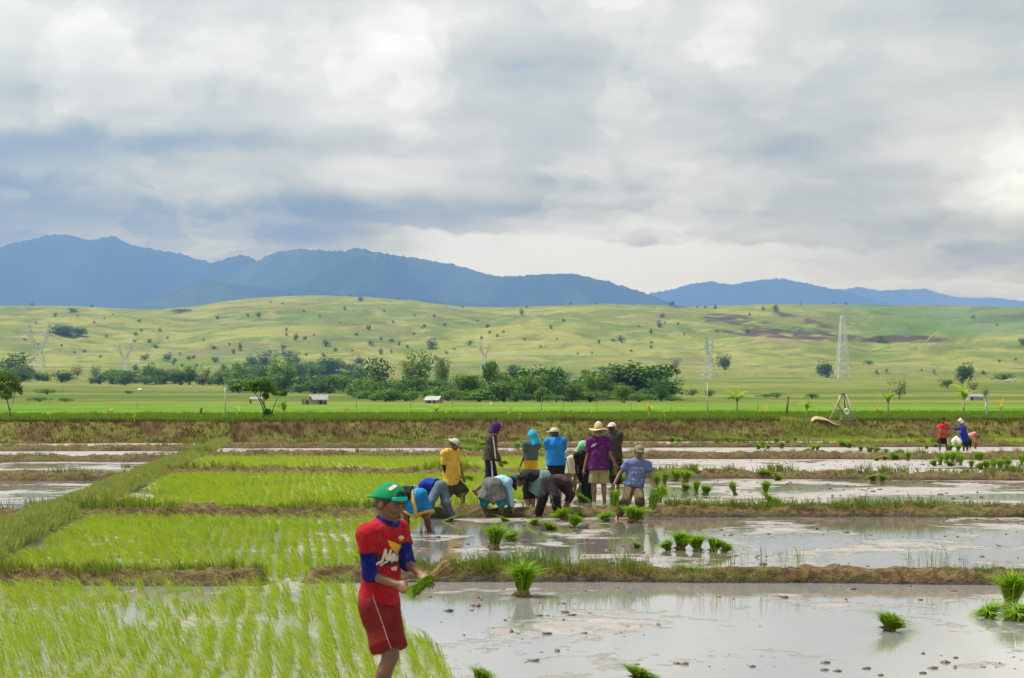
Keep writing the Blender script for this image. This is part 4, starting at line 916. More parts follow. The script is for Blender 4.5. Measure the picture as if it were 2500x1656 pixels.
# --- lattice pylons
STEEL = pmat("galvanised_steel", (0.42, 0.45, 0.46), (0.32, 0.36, 0.38), 0.2, 0.5, spec=0.5)
STEELW = pmat("new_galvanised_steel", (0.56, 0.58, 0.58), (0.46, 0.48, 0.48), 0.2, 0.5, spec=0.5)
def bar(mb, a, b_, t): mb.tube([a, b_], t, 4)
def lattice(mb, P0, P1, n_, t):
    """four-legged tapered lattice between two squares of corners"""
    c = lambda i, u: tuple(np.array(P0[i]) * (1 - u) + np.array(P1[i]) * u)
    for i in range(4):
        j = (i + 1) % 4
        for k in range(n_):
            u, v = k / n_, (k + 1) / n_
            bar(mb, c(i, u), c(j, v), t); bar(mb, c(j, u), c(i, v), t)
            bar(mb, c(i, v), c(j, v), t * .8)
def sq(w, z, dx=0, wy=None): wy = w if wy is None else wy; return [(dx - w / 2, -wy / 2, z), (dx + w / 2, -wy / 2, z), (dx + w / 2, wy / 2, z), (dx - w / 2, wy / 2, z)]
def pylon(px, ptop, pbase, Y, lab, rz, full=True, t=0.16, wk=1.0):
    X = gx(px, Y); z = ground_z(X, Y); zt = CH - (ptop - HY) * Y / F; H = zt - z
    e = empty("lattice_pylon" if full else "lattice_tower", (X, Y, z), lab, "pylon" if full else "tower", None, rz)
    if full:
        b, w_ = sq(0.31 * H * wk, 0), sq(0.10 * H * wk, 0.56 * H)
        for i in range(4): mb = MB(); bar(mb, b[i], w_[i], t * 1.7); mb.obj("leg", STEEL, e)
        mb = MB(); lattice(mb, b, w_, 5, t); mb.obj("bracing", STEEL, e)
        for s in (-1, 1):
            a0, a1 = sq(0.07 * H, 0.57 * H, s * 0.03 * H), sq(0.06 * H, 0.80 * H, s * 0.16 * H * wk)
            mb = MB(); [bar(mb, a0[i], a1[i], t * 1.3) for i in range(4)]; lattice(mb, a0, a1, 4, t * .9); mb.obj("fork_arm", STEEL, e)
            h0, h1 = sq(0.05 * H, 0.84 * H, s * 0.14 * H * wk), sq(0.008 * H, 1.0 * H, s * 0.185 * H * wk)
            mb = MB(); [bar(mb, h0[i], h1[i], t * 1.2) for i in range(4)]; lattice(mb, h0, h1, 3, t * .8); mb.obj("peak", STEEL, e)
        mb = MB(); n_ = 9; Wb = 0.27 * H * wk
        for k in range(n_):
            x0, x1 = -Wb + 2 * Wb * k / n_, -Wb + 2 * Wb * (k + 1) / n_; hh = lambda x: 0.04 * H * max(0.05, min(1, (Wb - abs(x)) / (0.12 * H)))
            for y in (-.02 * H, .02 * H):
                bar(mb, (x0, y, .80 * H), (x1, y, .80 * H), t * 1.2); bar(mb, (x0, y, .80 * H + hh(x0)), (x1, y, .80 * H + hh(x1)), t * 1.2)
                bar(mb, (x0, y, .80 * H), (x1, y, .80 * H + hh(x1)), t); bar(mb, (x1, y, .80 * H), (x0, y, .80 * H + hh(x0)), t)
            bar(mb, (x0, -.02 * H, .80 * H), (x1, .02 * H, .80 * H), t)
        mb.obj("crossarm", STEEL, e)
    else:
        b, w_ = sq(0.20 * H, 0), sq(0.052 * H, H)
        for i in range(4): mb = MB(); bar(mb, b[i], w_[i], t * 1.5); mb.obj("leg", STEELW, e)
        c = lambda u: [tuple(np.array(b[i]) * (1 - u) + np.array(w_[i]) * u) for i in range(4)]
        us = [0, .13, .26, .38, .49, .59, .68, .76, .83, .89, .945, 1.0]
        for u, v in zip(us, us[1:]): mb = MB(); lattice(mb, c(u), c(v), 1, t * .6); mb.obj("brace", STEELW, e)
    return e
pylon(95, 793, 931, 1400, "large lattice pylon with forked top standing left above the trees", R(22), t=.10)
pylon(305, 836, 940, 1450, "fainter lattice pylon with forked top behind the row of trees", R(-10), t=.07, wk=1.15)
pylon(1183, 838, 960, 1550, "pale lattice pylon half hidden behind the tall narrow tree", R(5), t=.10)
pylon(1731, 823, 933, 1400, "thin faint lattice pylon right of the rain tree", R(62), t=.09, wk=1.0)
pylon(2057, 772, 919, 1480, "tall white tapering lattice tower without arms on the right hillside foot", R(8), full=False, t=.18)

# --- conductors hung between the pylons
def span(pa, pb, lab, n_=3):
    for i in range(n_):
        o = (i - 1) * 8.0; a = Vector(pa) + Vector((o, 0, 0)); b = Vector(pb) + Vector((o, 0, 0)); pts = []
        for j in range(17): u = j / 16; q_ = a.lerp(b, u); q_.z -= 26 * u * (1 - u) * (a - b).length / 450; pts.append(q_)
        MB().tube(pts, .05, 4, False).obj("power_line", PGREY, None, label=lab + " " + ("lowest", "middle", "topmost")[i] + " of three", cat="cable", group="cables between the pylons")
PT = [(gx(95, 1400), 1400, CH + (HY - 822) * 1400 / F), (gx(305, 1450), 1450, CH + (HY - 858) * 1450 / F), (gx(1183, 1550), 1550, CH + (HY - 862) * 1550 / F), (gx(1731, 1400), 1400, CH + (HY - 846) * 1400 / F)]
for i, lab in enumerate(("faint sagging cable between the two left pylons,", "faint sagging cable over the tree belt to the central pylon,", "faint sagging cable from the central pylon towards the rain tree,")): span(PT[i], PT[i + 1], lab)
# --- tripod over a well, with covered heap
Y = 133.0; k_ = Y / F; X = gx(2057, Y); z = CH - (1045 - HY) * Y / F
P_ = lambda x, y, dy=0: ((x - 2057) * k_, dy, (1045 - y) * k_)
e = empty("well_tripod", (X, Y, z), "wooden pole tripod over a well with a wooden box and hanging reel on the bank", "tripod")
PALE = pmat("pale_pole", (0.36, 0.33, 0.24), (0.25, 0.22, 0.16), 5, 0.8)
for a, b_, r_ in (((2055, 963), (2012, 1046), .035), ((2065, 963), (2096, 1048), .035), ((2060, 966), (2080, 1044), .04)): MB().tube([P_(*a, 0), P_(*b_, -.45)], r_, 7).obj("leg", PALE, e, True)
for a, b_ in (((2056, 965), (2033, 1036)), ((2063, 965), (2086, 1036))): MB().tube([P_(*a, .05), P_(*b_, .6)], .03, 7).obj("leg", PALE, e, True)
MB().tube([P_(2050, 966, .05), P_(2046, 990, .03), P_(2053, 1000, 0), P_(2056, 1030, 0), P_(2058, 1046, 0)], [.05, .085, .075, .07, .07], 8).obj("trunk_post", pmat("bleached_wood", (0.40, 0.33, 0.22), (0.24, 0.18, 0.11), 4, 0.9), e, True)
MB().tube([P_(2062, 966, .1), P_(2064, 1000, .1)], .05, 7).obj("hanging_post", BARK, e, True)
MB().tube([P_(2035, 1001, -.2), P_(2070, 1004.5, -.24)], .035, 6).obj("crossbar", BARK, e, True)
MB().box(P_(2058, 963, 0), .22, .16, .12).obj("apex_binding", BARK, e)
mb = MB(); n_ = 18; c0 = Vector(P_(2065, 1003, -.30))
for i in range(n_):
    a0, a1 = 2 * math.pi * i / n_, 2 * math.pi * (i + 1) / n_; f_ = lambda a, r_, d_: c0 + Vector((math.cos(a) * r_, d_, math.sin(a) * r_))
    ro, ri = 6 * k_, 3 * k_; v = [f_(a0, ri, -.04), f_(a1, ri, -.04), f_(a1, ro, -.04), f_(a0, ro, -.04), f_(a0, ri, .04), f_(a1, ri, .04), f_(a1, ro, .04), f_(a0, ro, .04)]
    mb.addm(v, [(0, 1, 2, 3), (7, 6, 5, 4), (3, 2, 6, 7), (1, 0, 4, 5)])
mb.obj("reel", WHITE, e, True)
mb = MB(); mb.addm([P_(2060, 1006, -.36), P_(2071, 1006, -.36), P_(2071, 1009, -.37), P_(2066, 1014, -.36), P_(2060, 1008, -.37), P_(2065.5, 1008, -.30)], [(0, 1, 2, 3, 4), (5, 1, 0), (5, 2, 1), (5, 3, 2), (5, 4, 3), (5, 0, 4)]); mb.obj("hanging_cloth", WHITE, e)
for i in range(5): MB().box(P_(2067, 1026 + 4.2 * i + 2, -.2), .66, .5, .10).obj("plank", WOOD, e)
MB().box(P_(2066, 1024, -.22), .86, .56, .05).obj("box_lid", PALE, e)
Y2 = 132.6; e = empty("covered_heap", (gx(2010, Y2), Y2, CH - (1046 - HY) * Y2 / F), "dark heap covered with a tan sheet left of the tripod", "heap")
nr, nc = 9, 22; V = []
for i in range(nr):
    for j in range(nc):
        u = j / (nc - 1); v = i / (nr - 1); x = (1979 + 66 * u - 2010) * k_; top = np.interp(u, [0, .12, .35, .6, .8, 1], [20, 28, 28, 22, 14, 8]) * k_
        V.append((x, (v - .5) * 1.1, top * (1 - abs(v - .5) ** 2 * .9) + .05 * random.random()))
def heap_shell(th):
    mb = MB(); n0 = len(V); mb.addm(V + [(x, y, zz - th) for x, y, zz in V], [tuple(int(a) for a in f) for f in grid_quads(nr, nc)] + [tuple(int(a) + n0 for a in f[::-1]) for f in grid_quads(nr, nc)] + [(j, j + n0, j + 1 + n0, j + 1) for j in range(nc - 1)]); return mb
heap_shell(.05).obj("sheet", pmat("tan_tarpaulin", (0.40, 0.31, 0.19), (0.28, 0.20, 0.11), 2.5, 0.8), e, True)
mb = MB()
for i in range(26): x = (1983 + 58 * random.random() - 2010) * k_; h_ = np.interp((x / k_ + 31) / 66, [0, .3, 1], [20, 22, 5]) * k_; mb.box((x, random.uniform(-.4, .4), h_ * .42), .22, .22, max(.06, h_ * .8), Matrix.Rotation(random.random(), 3, 'Z'))
mb.obj("straw_pile", pmat("dark_straw", (0.05, 0.036, 0.022), (0.10, 0.075, 0.04), 9, 1.0), e)
# tall grass on the mound before the tripod
b_ = BL(); N = 900; X = rng.uniform(gx(1915, 131), gx(2110, 131), N); Y = rng.uniform(128.6, 133.0, N)
P = np.stack([X, Y, height(X, Y) - .05 + .0 * X], 1)
tufts(b_, P, 12, 0.50 * (0.5 + fbm(X * .5, Y * .8, 333, 3)), .04, .18, (-.05, -.1), .55, (0.45, 1.0), 2, .6)
link("bank_grass", b_.mesh("bank_grass"), None, PGR, kind='stuff', label="tall green grass on the mound below the tripod", cat="grass")
# ================================================================== people: implicit surfaces -> one continuous mesh per body / garment
def nrm(v): v = np.asarray(v, float); return v / (np.linalg.norm(v) + 1e-9)
class Field:
    """signed distance on a grid, primitives blended with a smooth minimum"""
    def __init__(s, lo, hi, h):
        s.h = h; s.lo = np.asarray(lo, float) - 2 * h; n_ = np.ceil((np.asarray(hi) - s.lo) / h).astype(int) + 3
        s.ax = [s.lo[i] + h * np.arange(n_[i]) for i in range(3)]; s.D = np.full(tuple(n_), 0.5, np.float32)
    def sub(s, lo, hi):
        sl = []
        for i in range(3):
            a = max(0, int((lo[i] - s.lo[i]) / s.h) - 1); b = min(s.D.shape[i], int((hi[i] - s.lo[i]) / s.h) + 3)
            if b <= a: return None, None
            sl.append(slice(a, b))
        g = np.meshgrid(*[s.ax[i][sl[i]] for i in range(3)], indexing='ij')
        return tuple(sl), np.stack(g, -1)
    def put(s, sl, d, k, cut=None):
        a = s.D[sl]
        if k > 0:
            hh = np.clip(0.5 + 0.5 * (a - d) / k, 0, 1); s.D[sl] = a + (d - a) * hh - k * hh * (1 - hh)
        else: s.D[sl] = np.minimum(a, d)
    def cone(s, a, b, ra, rb, k=0.02, cut0=False, cut1=False, side=None, flat=1.0):
        """capsule with two radii; side/flat: elliptical section (wide along side); cut: flat ends"""
        a = np.asarray(a, float); b = np.asarray(b, float); rm = max(ra, rb) + k + 2 * s.h
        sl, P = s.sub(np.minimum(a, b) - rm, np.maximum(a, b) + rm)
        if sl is None: return s
        ab = b - a; L2 = ab @ ab + 1e-12; rel = P - a; tt = rel @ ab / L2; t = np.clip(tt, 0, 1)
        q = rel - t[..., None] * ab
        if side is not None:
            sd = nrm(np.asarray(side) - (np.asarray(side) @ nrm(ab)) * nrm(ab)); u = q @ sd
            rest = q - u[..., None] * sd; d = np.sqrt(u * u + (np.einsum('...i,...i', rest, rest)) / flat ** 2)
            d = (d - (ra + (rb - ra) * t)) * (flat if flat < 1 else 1)
        else: d = np.sqrt(np.einsum('...i,...i', q, q)) - (ra + (rb - ra) * t)
        L = math.sqrt(L2)
        if cut0: d = np.maximum(d, -tt * L)
        if cut1: d = np.maximum(d, (tt - 1) * L)
        s.put(sl, d, k); return s
    def ell(s, c, M, r, k=0.02, cutn=None, cuto=0.0, subtract=False):
        """ellipsoid: M rows = axes"""
        c = np.asarray(c, float); rm = max(r) + k + 2 * s.h; sl, P = s.sub(c - rm, c + rm)
        if sl is None: return s
        q = (P - c) @ np.asarray(M, float).T; rr_ = np.asarray(r, float)
        k0 = np.sqrt(((q / rr_) ** 2).sum(-1)); k1 = np.sqrt(((q / rr_ ** 2) ** 2).sum(-1)) + 1e-9
        d = k0 * (k0 - 1) / k1
        if cutn is not None: d = np.maximum(d, -((P - c) @ np.asarray(cutn) - cuto))
        if subtract: s.D[sl] = np.maximum(s.D[sl], -d)
        else: s.put(sl, d, k)
        return s
    def all(s): return np.stack(np.meshgrid(*s.ax, indexing='ij'), -1)
    def plane(s, p, nn):
        """keep the side the normal points away from"""
        g = [s.ax[i] for i in range(3)]; d = ((g[0] - p[0]) * nn[0])[:, None, None] + ((g[1] - p[1]) * nn[1])[None, :, None] + ((g[2] - p[2]) * nn[2])[None, None, :]
        s.D = np.maximum(s.D, d.astype(np.float32)); return s
    def wrinkle(s, amp, freq, seed):
        r = np.random.default_rng(seed); X, Y_, Z = s.ax; w = 0
        for i in range(9):
            kx = r.normal(0, 1, 3) * np.array([1, 1, .55]); kx = kx / np.linalg.norm(kx) * freq * r.uniform(.5, 2.2); p = r.uniform(0, 6.3)
            w = w + np.sin((X * kx[0])[:, None, None] + (Y_ * kx[1])[None, :, None] + (Z * kx[2])[None, None, :] + p)
        s.D = s.D - (amp * 0.85 * np.clip(w / 2.9, -0.25, 1.6)).astype(np.float32); return s
    def mesh(s, name, D=None):
        D = s.D if D is None else D
        ins = D < 0; nx, ny, nz = D.shape
        cnt = np.zeros((nx - 1, ny - 1, nz - 1), np.int8); acc = np.zeros((nx - 1, ny - 1, nz - 1, 3), np.float32)
        for ax in range(3):
            a = [slice(None)] * 3; b = [slice(None)] * 3; a[ax] = slice(0, -1); b[ax] = slice(1, None)
            va, vb = D[tuple(a)], D[tuple(b)]; ch_ = (va < 0) != (vb < 0)
            t = np.where(ch_, va / np.where(ch_, va - vb, 1), 0).astype(np.float32)
            o = [i for i in range(3) if i != ax]
            for i in (0, 1):
                for j in (0, 1):
                    sl = [slice(None)] * 3; sl[o[0]] = slice(i, i - 1 if i == 0 else None); sl[o[1]] = slice(j, j - 1 if j == 0 else None)
                    c = ch_[tuple(sl)]; tt = t[tuple(sl)]; cnt += c
                    acc[..., ax] += tt; acc[..., o[0]] += i * c; acc[..., o[1]] += j * c
        act = cnt > 0; idx = -np.ones(act.shape, np.int64); N = int(act.sum()); idx[act] = np.arange(N)
        co = np.argwhere(act) + acc[act] / cnt[act][:, None]; V = s.lo + co * s.h
        Q = []
        for ax in range(3):
            a = [slice(1, -1)] * 3; b = [slice(1, -1)] * 3; a[ax] = slice(0, -1); b[ax] = slice(1, None)
            ia, ib = ins[tuple(a)], ins[tuple(b)]; o = [(ax + 1) % 3, (ax + 2) % 3]
            for sgn in (True, False):
                e = np.argwhere(ia & ~ib if sgn else ~ia & ib)
                if len(e) == 0: continue
                base = e.copy()
                for j in range(3):
                    if j != ax: base[:, j] += 1
                def cell(du, dv):
                    c = base.copy(); c[:, o[0]] -= du; c[:, o[1]] -= dv; return idx[c[:, 0], c[:, 1], c[:, 2]]
                q = np.stack([cell(1, 1), cell(0, 1), cell(0, 0), cell(1, 0)], 1)
                Q.append(q if sgn else q[:, ::-1])
        Q = np.concatenate(Q); Q = Q[(Q >= 0).all(1)]
        return np_mesh(name, V, Q, smooth=True)

def cloth(name, c1, c2=None, scale=9, rough=0.9, mud=None):
    """fabric with a fine weave and grime"""
    c2 = c2 or tuple(x * 0.72 for x in c1)
    dirt = mud or tuple(x * 0.78 + y * 0.22 for x, y in zip(c1, (0.16, 0.12, 0.08)))
    return pmat(name, c1, c2, scale, rough, bump=0.010, bscale=26, spec=0.15, c3=dirt)
SKIN = pmat("sun_browned_skin", (0.165, 0.080, 0.043), (0.115, 0.054, 0.029), 14, 0.5, bump=0.001, bscale=120, spec=0.35)
SKIN_L = pmat("brown_skin", (0.225, 0.112, 0.062), (0.16, 0.078, 0.043), 14, 0.5, bump=0.001, bscale=120, spec=0.35)
MUDSKIN = pmat("muddy_skin", (0.125, 0.072, 0.042), (0.17, 0.125, 0.080), 9, 0.7, spec=0.25)
HAIR = pmat("black_hair", (0.012, 0.010, 0.009), (0.02, 0.016, 0.013), 40, 0.5, spec=0.4)
EYE_W = pmat("eye_white", (0.16, 0.13, 0.11), None, rough=0.3); LIP = pmat("lip", (0.085, 0.034, 0.026), None, rough=0.5)

class Person:
    def __init__(s, J, Y, h, yaw, label, vox=0.013, head_yaw=None, pitch=0, roll=0, skin=SKIN, spine_sgn=0, grip=('open', 'open'), foot=True, slim=1.0):
        s.slim = slim
        s.Y, s.h, s.yaw, s.vox, s.skin = Y, h, R(yaw), vox, skin; k = Y / F; s.k = k
        root = empty("person", (gx(J['pv'][0], Y), Y, 0), label, "person"); s.root = root; s.o = np.array(root.location)
        def P2(p): return np.array([(p[0] - J['pv'][0]) * k, 0.0, CH - (p[1] - HY) * k])
        s.S = np.array([math.cos(s.yaw), math.sin(s.yaw), 0]); s.Fw = np.array([math.sin(s.yaw), -math.cos(s.yaw), 0])
        pv = P2(J['pv']); 
        def chain(parent, q, L, sg):
            p = P2(q); d2 = math.hypot(p[0] - parent[0], p[2] - parent[2])
            dy = sg * math.sqrt(max(0, L * L - d2 * d2)) if sg else 0.0
            if len(q) > 2: dy = q[2]
            p[1] = parent[1] + dy; return p
        nk = chain(pv, J['nk'], 0.30 * h, spine_sgn); hd = P2(J['hd']); hd[1] = nk[1] + J['hd'][2] if len(J['hd']) > 2 else nk[1] + s.Fw[1] * 0.02
        up = nrm(nk - pv); s.up = up
        s.S = nrm(s.S - (s.S @ up) * up); s.Fb = np.cross(s.S, up)
        s.pv, s.nk, s.hd = pv, nk, hd
        sw, hw = 0.108 * h, 0.052 * h
        s.j = {}
        for sd, sg in (('L', 1), ('R', -1)):
            sh = nk - up * 0.035 * h + s.S * sg * sw; 
            if 's' + sd in J: q = P2(J['s' + sd]); sh = np.array([q[0], sh[1], q[2]])
            hp = pv + s.S * sg * hw - up * 0.01 * h
            s.j['s' + sd], s.j['h' + sd] = sh, hp
            e = chain(sh, J['e' + sd][:2] if len(J['e' + sd]) < 4 else J['e' + sd][:2], 0.165 * h, J['e' + sd][2] if len(J['e' + sd]) > 2 else 0)
            w = chain(e, J['w' + sd][:2], 0.150 * h, J['w' + sd][2] if len(J['w' + sd]) > 2 else 0)
            kn = chain(hp, J['k' + sd][:2], 0.235 * h, J['k' + sd][2] if len(J['k' + sd]) > 2 else 0)
            an = chain(kn, J['a' + sd][:2], 0.235 * h, J['a' + sd][2] if len(J['a' + sd]) > 2 else 0)
            s.j['e' + sd], s.j['w' + sd], s.j['k' + sd], s.j['a' + sd] = e, w, kn, an
        # head frame
        hy = R(head_yaw if head_yaw is not None else yaw); f = np.array([math.sin(hy), -math.cos(hy), 0]); sdv = np.array([math.cos(hy), math.sin(hy), 0])
        pt = R(pitch); hf = f * math.cos(pt) - np.array([0, 0, 1]) * math.sin(pt); hu = np.cross(hf, sdv) * -1
        if hu[2] < 0 and abs(pitch) < 80: hu = -hu
        hu = np.cross(sdv, hf); hu = hu if hu @ (np.array([0, 0, 1]) * math.cos(pt) + f * math.sin(pt)) > 0 else -hu
        rl = R(roll); sdv, hu = sdv * math.cos(rl) + hu * math.sin(rl), hu * math.cos(rl) - sdv * math.sin(rl)
        s.hS, s.hF, s.hU = sdv, hf, hu; s.q = h / 1.62; s.hq = (0.55 + 0.45 * s.q) * 1.08     # heads grow less than bodies
        s.grip = grip; s.body(foot)
    def box(s, pts, pad): pts = np.array(pts); return pts.min(0) - pad, pts.max(0) + pad
    def torso(s, Fd, g=0.0, k=0.05):
        q, pv, nk, up, S = s.q, s.pv, s.nk, s.up, s.S
        q = q * s.slim
        w = pv + (nk - pv) * 0.38 - s.Fb * 0.012 * q; c = pv + (nk - pv) * 0.76 - s.Fb * 0.015 * q
        Fd.cone(pv - up * 0.02, w, 0.150 * q + g, 0.130 * q + g, k, side=S, flat=0.66)
        Fd.cone(w, c, 0.130 * q + g, 0.158 * q + g, k, side=S, flat=0.64)
        Fd.cone(c, nk - up * 0.02 * q, 0.150 * q + g, 0.085 * q + g, k, side=S, flat=0.62)
        for sd in 'LR': Fd.cone(nk - up * 0.05 * q, s.j['s' + sd], 0.062 * q + g, 0.056 * q + g, k)
    def body(s, foot):
        q, j = s.q, s.j; allp = list(j.values()) + [s.pv, s.nk, s.hd]; lo, hi = s.box(allp, 0.22)
        Fd = Field(lo, hi, s.vox); s.torso(Fd)
        H, S, f, u, a = s.hd, s.hS, s.hF, s.hU, s.hq; M = np.array([S, f, u])
        Fd.cone(s.nk - s.up * 0.03, H - u * 0.05 * a - f * 0.012, 0.062 * q, 0.056 * a, 0.03)
        Fd.ell(H + u * 0.022 * a - f * 0.008 * a, M, (0.074 * a, 0.092 * a, 0.092 * a), 0.02)           # skull
        Fd.ell(H - u * 0.045 * a + f * 0.022 * a, M, (0.056 * a, 0.064 * a, 0.068 * a), 0.025)          # jaw
        Fd.ell(H - u * 0.088 * a + f * 0.052 * a, M, (0.026 * a, 0.024 * a, 0.020 * a), 0.015)          # chin
        Fd.cone(H + u * 0.016 * a + f * 0.078 * a, H - u * 0.020 * a + f * 0.098 * a, 0.008 * a, 0.013 * a, 0.010)   # nose
        Fd.ell(H - u * 0.026 * a + f * 0.086 * a, M, (0.021 * a, 0.012 * a, 0.010 * a), 0.008)
        for g_ in (-1, 1):
            Fd.ell(H + S * g_ * 0.078 * a - u * 0.005 * a - f * 0.006 * a, M, (0.011 * a, 0.020 * a, 0.031 * a), 0.006)       # ears
            Fd.ell(H + S * g_ * 0.036 * a - u * 0.012 * a + f * 0.064 * a, M, (0.024 * a, 0.022 * a, 0.020 * a), 0.014)     # cheek
            Fd.ell(H + S * g_ * 0.032 * a + u * 0.034 * a + f * 0.070 * a, M, (0.028 * a, 0.017 * a, 0.011 * a), 0.010)     # brow
        Fd.ell(H - u * 0.055 * a + f * 0.080 * a, M, (0.024 * a, 0.012 * a, 0.013 * a), 0.010)         # mouth mound
        for sd, sg in (('L', 1), ('R', -1)):
            Fd.cone(j['s' + sd], j['e' + sd], 0.047 * q, 0.037 * q, 0.03); Fd.cone(j['e' + sd], j['w' + sd], 0.037 * q, 0.025 * q, 0.012)
            s.hand(Fd, sd, sg)
            Fd.cone(j['h' + sd], j['k' + sd], 0.083 * q, 0.054 * q, 0.035); Fd.cone(j['k' + sd], j['k' + sd] + (j['a' + sd] - j['k' + sd]) * .35, 0.052 * q, 0.053 * q, 0.02)
            Fd.cone(j['k' + sd] + (j['a' + sd] - j['k' + sd]) * .3, j['a' + sd], 0.053 * q, 0.034 * q, 0.015)
            ad = nrm(j['a' + sd] - j['k' + sd]); ft = nrm(s.Fw - 0.9 * (s.Fw @ ad) * ad)
            a0 = j['a' + sd]; Fd.cone(a0 - ft * 0.03 * q + ad * 0.03 * q, a0 + ft * 0.15 * q + ad * 0.045 * q, 0.036 * q, 0.026 * q, 0.02)
            for t_ in range(5): o = s.S * (t_ - 2) * 0.017 * q; Fd.cone(a0 + ft * 0.13 * q + ad * 0.05 * q + o, a0 + ft * (0.19 - 0.008 * abs(t_ - 1)) * q + ad * 0.058 * q + o, 0.012 * q, 0.009 * q, 0.006)
        s.Fd = Fd; s.mesh_body = Fd.mesh("body"); s.b = link("body", s.mesh_body, s.root, s.skin)
    def hand(s, Fd, sd, sg):
        q = s.q; w = s.j['w' + sd]; d = nrm(w - s.j['e' + sd]); mode = s.grip[0 if sd == 'L' else 1]
        axis = s.grip_axis(sd) if isinstance(mode, (tuple, list)) else None
        if axis is not None:      # closed on something lying along axis
            ax = nrm(axis - (axis @ d) * d * 0.6); pn = nrm(np.cross(ax, d))
            pn = pn if pn @ np.array([0, -1, 0.3]) < 0 else -pn          # palm turned away from the viewer side
        else:
            ax = nrm(np.cross(d, s.S * sg)); ax = ax if ax @ s.Fb > 0 else -ax; pn = nrm(np.cross(ax, d)); pn = pn if pn @ (-s.S * sg) > 0 else -pn
        pc = w + d * 0.045 * q; M = np.array([ax, pn, d])
        Fd.ell(pc, M, (0.041 * q, 0.019 * q, 0.052 * q), 0.014)
        rf = max(0.0082 * q, 0.62 * s.vox); curl = 1.25 if axis is not None else 0.45
        for i, (o, L) in enumerate(((0.030, 0.070), (0.010, 0.078), (-0.011, 0.073), (-0.031, 0.058))):
            p = w + d * 0.085 * q + ax * o * q; dir_ = d.copy(); 
            for L_, c in ((0.42, curl * .55), (0.34, curl), (0.28, curl * .8)):
                dir_ = nrm(dir_ * math.cos(c) + pn * math.sin(c)); p2 = p + dir_ * L * L_ * 1.15 * q; Fd.cone(p, p2, rf * 1.05, rf * .92, 0.004); p = p2
        p = w + d * 0.025 * q + ax * 0.034 * q; dir_ = nrm(d * .6 + ax * .8 + pn * .25)                    # thumb from the side of the palm
        for L_, c in ((0.036, 0.0), (0.030, 0.5), (0.024, 0.5)):
            dir_ = nrm(dir_ * math.cos(c) + (pn * .8 + d * .6) * math.sin(c)); p2 = p + dir_ * L_ * 1.1 * q; Fd.cone(p, p2, rf * 1.25, rf * 1.05, 0.006); p = p2
        s.j['p' + sd] = pc + pn * 0.035 * q
    def grip_axis(s, sd):
        m = s.grip[0 if sd == 'L' else 1]; return nrm(np.array(m))
    # ---------------------------------------------------------------- garments
    def shirt(s, mat, sleeve=0.55, hem=0.02, g=0.020, name="shirt", wr=0.006, loose=0.0, neck=0.02, mesh=True, elbow=None):
        q, j = s.q, s.j; pts = [s.pv, s.nk] + [j[k_] for k_ in ('sL', 'sR', 'eL', 'eR', 'wL', 'wR', 'hL', 'hR')]; lo, hi = s.box(pts, 0.26)
        Fd = Field(lo, hi, s.vox * 0.92); s.torso(Fd, g)
        Fd.cone(s.pv - s.up * (hem + .06), s.pv + (s.nk - s.pv) * .45, 0.164 * q * s.slim + g + loose, 0.145 * q * s.slim + g + loose * .6, 0.04, side=s.S, flat=0.76)
        Fd.plane(s.pv - s.up * hem, -s.up); Fd.ell(s.nk + s.up * (0.045 + neck) * q + s.Fb * 0.030 * q, np.array([s.S, s.Fb, s.up]), (0.078 * q, 0.078 * q, 0.082 * q), subtract=True)
        for sd in 'LR':
            sl = sleeve if not isinstance(sleeve, dict) else sleeve[sd]
            a, e, w = j['s' + sd], j['e' + sd], j['w' + sd]
            if sl <= 1: Fd.cone(a, a + (e - a) * sl, 0.056 * q + g * .6, 0.049 * q + g * .75 + loose * .2, 0.03, cut1=True)
            else:
                Fd.cone(a, e, 0.056 * q + g * .6, 0.046 * q + g * .5, 0.03); Fd.cone(e, e + (w - e) * (sl - 1), 0.046 * q + g * .45, 0.034 * q + g * .4, 0.015, cut1=True)
        if wr: Fd.wrinkle(wr, 30, int(s.o[0] * 100) & 255)
        s.last = Fd; s.shirtF = Fd
        if not mesh: return None
        s.sh = link(name, Fd.mesh(name), s.root, mat); return s.sh
    def legs(s, mat, length=0.9, g=0.030, flare=0.02, waist=0.06, name="shorts", wr=0.006, merge=0.04, g1=None):
        """length: 1 = knee, 2 = ankle"""
        q, j = s.q, s.j; pts = [s.pv + s.up * .1] + [j[k_] for k_ in ('hL', 'hR', 'kL', 'kR', 'aL', 'aR')]; lo, hi = s.box(pts, 0.26)
        Fd = Field(lo, hi, s.vox * 0.92)
        Fd.cone(s.pv - s.up * 0.03, s.pv + s.up * (waist + .03), 0.150 * q * s.slim + g * .3, 0.138 * q * s.slim + g * .3, 0.04, side=s.S, flat=0.68)
        Fd.plane(s.pv + s.up * waist, s.up)
        for sd in 'LR':
            a, b, c = j['h' + sd], j['k' + sd], j['a' + sd]
            if length <= 1: Fd.cone(a, a + (b - a) * length, 0.084 * q * s.slim + g * .35, 0.070 * q * s.slim + g + flare, merge, cut1=True)
            else:
                Fd.cone(a, b, 0.084 * q + g * .5, 0.056 * q + g + flare * .5, merge); Fd.cone(b, b + (c - b) * (length - 1), 0.056 * q + g + flare * .5, 0.042 * q + (g if g1 is None else g1) + flare, 0.02, cut1=True)
        if wr: Fd.wrinkle(wr, 26, int(s.o[0] * 77) & 255)
        s.legF = Fd; s.lg = link(name, Fd.mesh(name), s.root, mat); return s.lg
